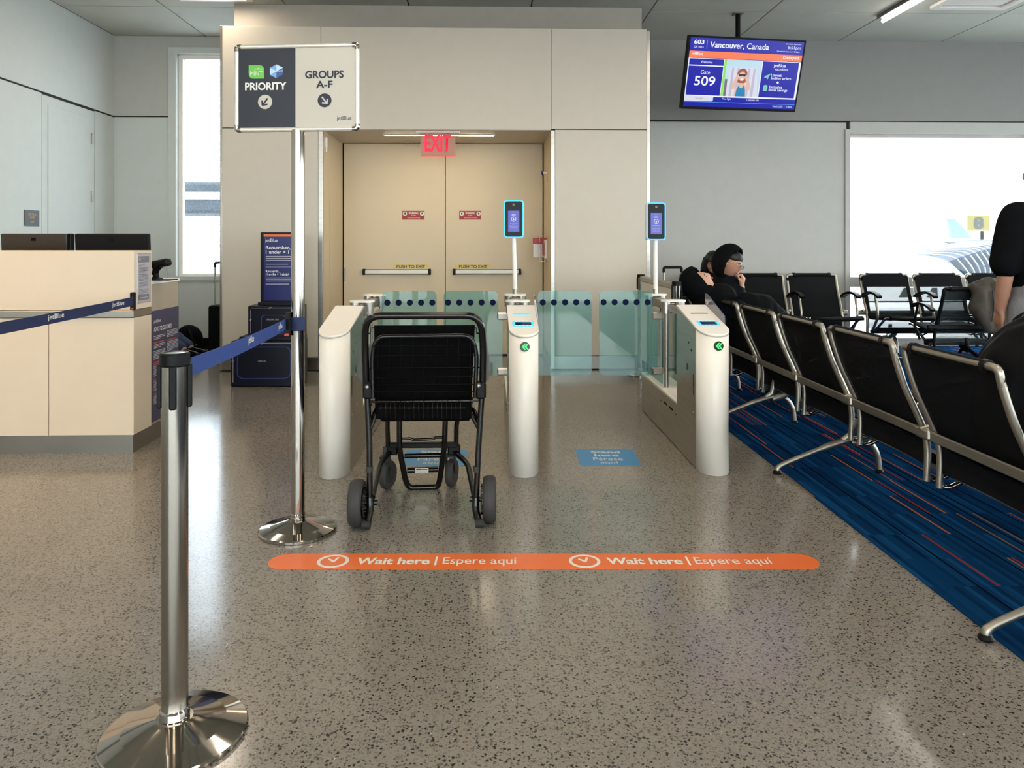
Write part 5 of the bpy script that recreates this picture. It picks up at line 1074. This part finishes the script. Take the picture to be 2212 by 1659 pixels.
# --- hooded man with glasses, chin on his hand
YP = 6.45
p1 = thing('person', 'seated person in a dark hooded jacket and glasses, hand at chin', 'person', (2.2, YP, 0)); B = MB()
hc = V((2.015, 6.40, 1.085)); ff = V((.72, -.66, -.3)); fu, uu, rr_ = headgeo(B, hc, ff, (.25, 0, 1), 1.02)
limb(B, [(1.99, 6.45, .88), (1.99, 6.44, .96), (2.01, 6.41, 1.04)], [.07, .058, .058]); limb(B, [(2.16, YP, .50), (2.06, YP, .65), (1.99, YP, .84)], [.15, .14, .13])
limb(B, [(1.97, 6.27, .9), (1.93, 6.2, .78), (1.98, 6.2, .80), (2.06, 6.24, .9)], [.055, .045, .04, .03]); limb(B, [(1.98, 6.66, .9), (2.1, 6.7, .68), (2.3, 6.55, .62)], [.055, .045, .035])
handgeo(B, (2.055, 6.245, .885), (.25, -.1, 1), (-.55, .3, .2), (-1, .4, 0), .95, 1.05); handgeo(B, (2.3, 6.55, .62), (.7, -.6, -.1), (0, 0, -1), (-1, 0, 0), .4)
for s in (-.1, .1): limb(B, [(2.16, YP + s, .5), (2.4, YP + s * 1.3, .5), (2.62, YP + s * 1.4, .49), (2.66, YP + s * 1.4, .28), (2.64, YP + s * 1.4, .1)], [.085, .075, .06, .052, .04])
fuse(B, 'body', 'skin', p1, .0085, 2)
C = MB(); limb(C, [(2.16, YP, .48), (2.05, YP, .66), (1.98, YP, .84), (1.99, 6.44, .94)], [.19, .18, .18, .1]); limb(C, [(1.98, 6.29, .9), (1.92, 6.19, .79), (1.975, 6.19, .79), (2.045, 6.23, .87)], [.095, .078, .07, .052]); limb(C, [(1.98, 6.64, .9), (2.1, 6.71, .68), (2.27, 6.57, .62)], [.09, .072, .055])
fuse(C, 'jacket', 'cloth_navy', p1, .014, 4, .004)
def hood(c, fu, uu, rr_, s, name, m, parent, cut=.34):
    H = MB(); bm = bmesh.new(); bmesh.ops.create_icosphere(bm, subdivisions=4, radius=1.0)
    bmesh.ops.delete(bm, geom=[q for q in bm.verts if q.co.y > cut + .3 * max(0, q.co.z) and q.co.z < .78], context='VERTS'); bm.verts.index_update()
    v = [V(c) + (rr_ * q.co.x * .108 + fu * (q.co.y * .125 - .012) + uu * (q.co.z * .145 + .012)) * s for q in bm.verts]; f = [[q.index for q in x.verts] for x in bm.faces]; bm.free()
    me = tmp_eval(v, f, [('SOLIDIFY', dict(thickness=.016, offset=1)), ('SUBSURF', dict(levels=1))]); o = root_loc(parent)
    for p in me.vertices: p.co = p.co - o
    me.polygons.foreach_set('use_smooth', [True] * len(me.polygons)); me.materials.clear(); me.materials.append(MATS[m]); return obj(name, me, parent)
hood(hc - fu * .006, fu, uu, rr_, 1.0, 'hood', 'cloth_black', p1); face(p1, hc, fu, uu, rr_, 1.02, False, True)
hr = MB(); hr.sph(hc + uu * .062 + fu * .005, (.079, .088, .062), 16, Matrix((rr_, fu, uu)).transposed()); hr.sph(hc + uu * .075 + fu * .06, (.055, .03, .022), 12, Matrix((rr_, fu, uu)).transposed()); hr.build('hair', 'hair_black', p1, True)
C = MB()
for s in (-.1, .1): limb(C, [(2.14, YP + s, .5), (2.4, YP + s * 1.3, .505), (2.62, YP + s * 1.4, .49), (2.66, YP + s * 1.4, .28), (2.64, YP + s * 1.4, .12)], [.105, .095, .078, .068, .06])
fuse(C, 'trousers', 'cloth_black', p1, .014, 4, .003)
for s in (-.14, .14): shoe(p1, (2.6, YP + s, 0), (1, 0))
# --- sleeper with the head tipped back
YS = 5.98
p2 = thing('person', 'sleeping person slumped with hooded head tipped back over the seat', 'person', (2.2, YS, 0)); B = MB()
hc = V((1.66, 6.0, .945)); fu, uu, rr_ = headgeo(B, hc, (.5, -.3, .8), (-.9, -.05, .3), .9)
limb(B, [(1.69, 5.99, .93), (1.77, YS, .85), (1.86, YS, .78)], [.06, .056, .07]); limb(B, [(2.22, YS, .53), (2.05, YS, .62), (1.9, YS, .73)], [.15, .14, .13])
for s in (-1, 1):
    limb(B, [(1.87, YS + s * .2, .76), (2.02, YS + s * .24, .66), (2.14, YS + s * .06, .74)], [.055, .045, .032]); handgeo(B, (2.14, YS + s * .06, .745), (.2, -s, .1), (0, 0, -1), (1, 0, 0), .4)
    limb(B, [(2.22, YS + s * .1, .52), (2.45, YS + s * .13, .52), (2.66, YS + s * .14, .5), (2.78, YS + s * .14, .28), (2.84, YS + s * .14, .1)], [.085, .075, .06, .052, .04])
fuse(B, 'body', 'skin_pale', p2, .0085, 2)
C = MB(); limb(C, [(2.25, YS, .5), (2.06, YS, .63), (1.9, YS, .71), (1.8, YS, .8)], [.18, .18, .165, .1])
for s in (-1, 1): limb(C, [(1.88, YS + s * .19, .75), (2.03, YS + s * .25, .67), (2.13, YS + s * .1, .745)], [.085, .072, .06])
fuse(C, 'coat', 'cloth_navy', p2, .014, 4, .004)
C = MB(); limb(C, [(1.98, YS - .1, .78), (2.1, YS - .08, .76), (2.22, YS - .02, .68), (2.32, YS, .62)], [.1, .115, .1, .08]); limb(C, [(2.0, YS + .12, .76), (2.14, YS + .14, .7), (2.28, YS + .14, .62)], [.1, .11, .08]); fuse(C, 'lap_coat', 'cloth_black', p2, .014, 4, .006)
hood(hc, fu, uu, rr_, 1.0, 'hood', 'cloth_black', p2, .5); face(p2, hc, fu, uu, rr_, .9, True)
limb_ = MB(); limb(limb_, [hc + uu * .03 - fu * .05, hc - uu * .08 - fu * .07, (1.82, YS, .83)], [.1, .11, .12]); fuse(limb_, 'collar', 'cloth_black', p2, .012, 4, .003)
C = MB()
for s in (-1, 1): limb(C, [(2.24, YS + s * .1, .5), (2.45, YS + s * .13, .52), (2.66, YS + s * .14, .5), (2.78, YS + s * .14, .28), (2.83, YS + s * .14, .12)], [.1, .095, .078, .068, .06])
fuse(C, 'trousers', 'cloth_black', p2, .014, 4, .003)
for s in (-.14, .14): shoe(p2, (2.8, YS + s, 0), (1, 0), 'paper_grey')
# --- woman on the wall row
YW = 8.62
p3 = thing('person', 'seated person with long black hair in front of the grey wall', 'person', (2.5, YW, 0)); B = MB()
hc = V((2.487, 8.5, 1.04)); fu, uu, rr_ = headgeo(B, hc, (-.35, -.85, -.35), (0, -.2, 1), 1.0)
limb(B, [(2.5, 8.62, .84), (2.5, 8.56, .98)], [.06, .05]); limb(B, [(2.5, 8.66, .52), (2.5, 8.68, .66), (2.5, 8.62, .84)], [.15, .13, .12])
for s in (-1, 1):
    limb(B, [(2.5 + s * .17, 8.62, .86), (2.5 + s * .22, 8.52, .66), (2.5 + s * .08, 8.32, .62)], [.05, .042, .03]); handgeo(B, (2.5 + s * .08, 8.32, .62), (-s * .5, -.8, 0), (0, 0, -1), (-s, 0, 0), .4, .9)
    limb(B, [(2.5 + s * .1, 8.62, .52), (2.5 + s * .12, 8.36, .53), (2.5 + s * .12, 8.16, .5), (2.5 + s * .12, 8.14, .28), (2.5 + s * .12, 8.16, .09)], [.08, .07, .058, .05, .038])
fuse(B, 'body', 'skin', p3, .009, 2)
C = MB(); limb(C, [(2.5, 8.66, .5), (2.5, 8.68, .66), (2.5, 8.62, .84)], [.17, .16, .16])
for s in (-1, 1): limb(C, [(2.5 + s * .16, 8.62, .85), (2.5 + s * .22, 8.52, .66), (2.5 + s * .1, 8.35, .62)], [.08, .065, .05])
fuse(C, 'coat', 'cloth_black', p3, .014, 4, .003); face(p3, hc, fu, uu, rr_, 1.0, True)
H = MB(); Rm = Matrix((rr_, fu, uu)).transposed(); H.sph(hc + uu * .03 - fu * .025, (.098, .105, .108), 18, Rm)
for s in (-1, 1): limb(H, [hc + rr_ * s * .075 + fu * .045 + uu * .06, hc + rr_ * s * .09 + fu * .03 - uu * .05, hc + rr_ * s * .1 - uu * .2], [.035, .04, .035])
limb(H, [hc + fu * .06 + uu * .08 - rr_ * .05, hc + fu * .085 + uu * .06, hc + fu * .06 + uu * .08 + rr_ * .05], [.025, .02, .025]); limb(H, [hc - fu * .05, hc - fu * .06 - uu * .12, hc - fu * .05 - uu * .26], [.09, .09, .07]); fuse(H, 'hair', 'hair_black', p3, .009, 3, .001)
C = MB()
for s in (-1, 1): limb(C, [(2.5 + s * .1, 8.62, .5), (2.5 + s * .12, 8.36, .53), (2.5 + s * .12, 8.16, .5), (2.5 + s * .12, 8.14, .28), (2.5 + s * .12, 8.16, .11)], [.095, .085, .072, .062, .055])
fuse(C, 'trousers', 'denim', p3, .014, 4, .002)
for s in (-.12, .12): shoe(p3, (2.5 + s, 8.2, 0), (0, -1), 'paper_grey')
# --- person in the black puffer jacket, leaning forward
YN = 3.08
p4 = thing('person', 'person in a black puffer jacket leaning forward in the long seat row', 'person', (2.35, YN, 0)); B = MB()
hc = V((2.62, YN, 1.07)); fu, uu, rr_ = headgeo(B, hc, (.85, .05, -.5), (.4, 0, 1), 1.02)
limb(B, [(2.36, YN, .9), (2.5, YN, .99), (2.58, YN, 1.05)], [.07, .06, .06]); limb(B, [(2.18, YN, .52), (2.24, YN, .68), (2.36, YN, .86)], [.16, .15, .14])
for s in (-1, 1):
    limb(B, [(2.38, YN + s * .2, .87), (2.5, YN + s * .25, .64), (2.66, YN + s * .12, .6)], [.055, .045, .032]); handgeo(B, (2.66, YN + s * .12, .6), (.5, -s * .8, 0), (0, 0, -1), (0, 0, 1), .5)
    limb(B, [(2.18, YN + s * .1, .52), (2.42, YN + s * .15, .52), (2.64, YN + s * .17, .5), (2.66, YN + s * .17, .28), (2.62, YN + s * .17, .1)], [.09, .078, .06, .052, .04])
fuse(B, 'body', 'skin', p4, .0095, 2)
C = MB(); limb(C, [(2.16, YN, .48), (2.17, YN, .62), (2.22, YN, .76), (2.38, YN, .9)], [.17, .175, .175, .14]); limb(C, [(2.22, YN - .13, .76), (2.26, YN, .82), (2.22, YN + .13, .76)], [.12, .14, .12])
for s in (-1, 1): limb(C, [(2.37, YN + s * .19, .86), (2.5, YN + s * .25, .64), (2.65, YN + s * .13, .6)], [.105, .09, .062])
fuse(C, 'puffer_jacket', 'puffer_black', p4, .014, 4, .006)
H = MB(); H.sph(hc + uu * .03 - fu * .025, (.088, .1, .1), 18, Matrix((rr_, fu, uu)).transposed()); fuse(H, 'hair', 'hair_black', p4, .009, 3, .001); face(p4, hc, fu, uu, rr_, 1.02)
C = MB()
for s in (-1, 1): limb(C, [(2.16, YN + s * .1, .5), (2.42, YN + s * .15, .52), (2.64, YN + s * .17, .5), (2.66, YN + s * .17, .28), (2.62, YN + s * .17, .12)], [.11, .1, .08, .07, .06])
fuse(C, 'trousers', 'cloth_black', p4, .014, 4, .003)
for s in (-.17, .17): shoe(p4, (2.57, YN + s, 0), (1, 0))
# --- standing person at the window side
X5, Y5 = 3.32, 4.5
p5 = thing('person', 'standing person in a black T-shirt and grey shorts, bare arm hanging', 'person', (X5, Y5, 0)); B = MB()
hc = V((X5, Y5 + .05, 1.66)); fu, uu, rr_ = headgeo(B, hc, (.2, 1, -.1), (0, 0, 1), 1.03)
limb(B, [(X5, Y5, 1.42), (X5, Y5 + .02, 1.56)], [.065, .058]); limb(B, [(X5, Y5, .94), (X5, Y5, 1.15), (X5, Y5, 1.4)], [.15, .14, .14])
for s in (-1, 1):
    limb(B, [(X5 + s * .19, Y5, 1.42), (X5 + s * .245, Y5 - .01, 1.1), (X5 + s * .235, Y5 + .06, .86)], [.058, .046, .032]); handgeo(B, (X5 + s * .235, Y5 + .06, .86), (0, .15, -1), (-s, .0, 0), (0, 1, 0), .35)
    limb(B, [(X5 + s * .1, Y5, .9), (X5 + s * .11, Y5 + .01, .52), (X5 + s * .11, Y5 - .01, .3), (X5 + s * .11, Y5 - .02, .1)], [.095, .062, .058, .042])
fuse(B, 'body', 'skin', p5, .0095, 2)
C = MB(); limb(C, [(X5, Y5, .94), (X5, Y5, 1.1), (X5, Y5, 1.38)], [.185, .175, .165])
for s in (-1, 1): limb(C, [(X5 + s * .13, Y5, 1.43), (X5 + s * .19, Y5, 1.41), (X5 + s * .22, Y5, 1.28), (X5 + s * .25, Y5 - .005, 1.13)], [.08, .085, .083, .082])
fuse(C, 'tshirt', 'cloth_black', p5, .013, 4, .003)
C = MB(); limb(C, [(X5 - .03, Y5, .93), (X5 + .03, Y5, .93)], [.17, .17])
for s in (-1, 1): limb(C, [(X5 + s * .09, Y5, .88), (X5 + s * .11, Y5, .58)], [.125, .11])
fuse(C, 'shorts', 'heather_grey', p5, .013, 4, .002)
H = MB(); H.sph(hc + uu * .03 - fu * .025, (.086, .098, .1), 18, Matrix((rr_, fu, uu)).transposed()); fuse(H, 'hair', 'hair_black', p5, .009, 3, .001); face(p5, hc, fu, uu, rr_, 1.03)
for s in (-.11, .11): shoe(p5, (X5 + s, Y5 - .07, 0), (0, 1), 'paper_grey')
# --- person sitting on the floor behind the counter
p6 = thing('person', 'person sitting on the floor behind the counter, jeans and shiny shoes', 'person', (-4.0, 8.8, 0)); B = MB()
hc = V((-4.05, 8.86, .82)); fu, uu, rr_ = headgeo(B, hc, (.8, -.5, -.4), (0, 0, 1), 1.0)
limb(B, [(-4.1, 8.86, .62), (-4.06, 8.86, .76)], [.06, .055]); limb(B, [(-4.05, 8.82, .17), (-4.1, 8.84, .36), (-4.12, 8.86, .6)], [.15, .14, .13])
for s in (-1, 1):
    limb(B, [(-4.1, 8.86 + s * .18, .6), (-4.0, 8.84 + s * .22, .38), (-3.8, 8.8 + s * .1, .3)], [.05, .042, .032]); handgeo(B, (-3.8, 8.8 + s * .1, .3), (1, 0, -.1), (0, 0, -1), (0, -s, 0), .4)
    limb(B, [(-4.05, 8.8 + s * .1, .13), (-3.82, 8.76 + s * .12, .24), (-3.66, 8.74 + s * .1, .25), (-3.5, 8.71 + s * .1, .15), (-3.38, 8.68 + s * .1, .09)], [.085, .07, .06, .05, .04])
fuse(B, 'body', 'skin', p6, .0095, 2)
C = MB(); limb(C, [(-4.05, 8.82, .19), (-4.1, 8.84, .36), (-4.12, 8.86, .6)], [.175, .17, .15])
for s in (-1, 1): limb(C, [(-4.1, 8.86 + s * .17, .6), (-4.0, 8.84 + s * .22, .38), (-3.84, 8.81 + s * .12, .31)], [.08, .066, .05])
fuse(C, 'jacket', 'cloth_black', p6, .014, 4, .003)
C = MB()
for s in (-1, 1): limb(C, [(-4.05, 8.8 + s * .1, .14), (-3.82, 8.76 + s * .12, .24), (-3.66, 8.74 + s * .1, .25), (-3.5, 8.71 + s * .1, .16), (-3.41, 8.69 + s * .1, .11)], [.1, .085, .075, .066, .06])
fuse(C, 'jeans', 'denim', p6, .014, 4, .002)
for s in (-.1, .1): shoe(p6, (-3.45, 8.685 + s, 0), (1, -.15))
H = MB(); H.sph(hc + uu * .03 - fu * .025, (.086, .098, .1), 18, Matrix((rr_, fu, uu)).transposed()); fuse(H, 'hair', 'hair_black', p6, .009, 3, .001); face(p6, hc, fu, uu, rr_, 1.0)
# ================================================================== jacket over the turned seat
jk = thing('jacket', 'taupe jacket draped over the back of the turned seat', 'jacket', (4.97, 7.5, .4)); C = MB()
limb(C, [(4.8, 7.47, .82), (4.95, 7.47, .85), (5.12, 7.47, .82)], [.06, .075, .06]); limb(C, [(4.84, 7.43, .78), (4.82, 7.42, .62), (4.92, 7.44, .44)], [.085, .09, .06]); limb(C, [(4.98, 7.42, .8), (5.02, 7.41, .62), (5.0, 7.43, .42)], [.09, .1, .07]); limb(C, [(5.12, 7.44, .78), (5.14, 7.43, .6)], [.075, .07])
fuse(C, 'cloth', 'jacket_taupe', jk, .013, 3, .008)
for a_, b_ in (((4.9, 7.345, .8), (4.88, 7.33, .5)), ((5.05, 7.34, .8), (5.07, 7.32, .5))): MB().tube([a_, V(a_).lerp(V(b_), .5) + V((.01, -.012, 0)), b_], .008, 6).build('seam', 'rubber_grey', jk, True)
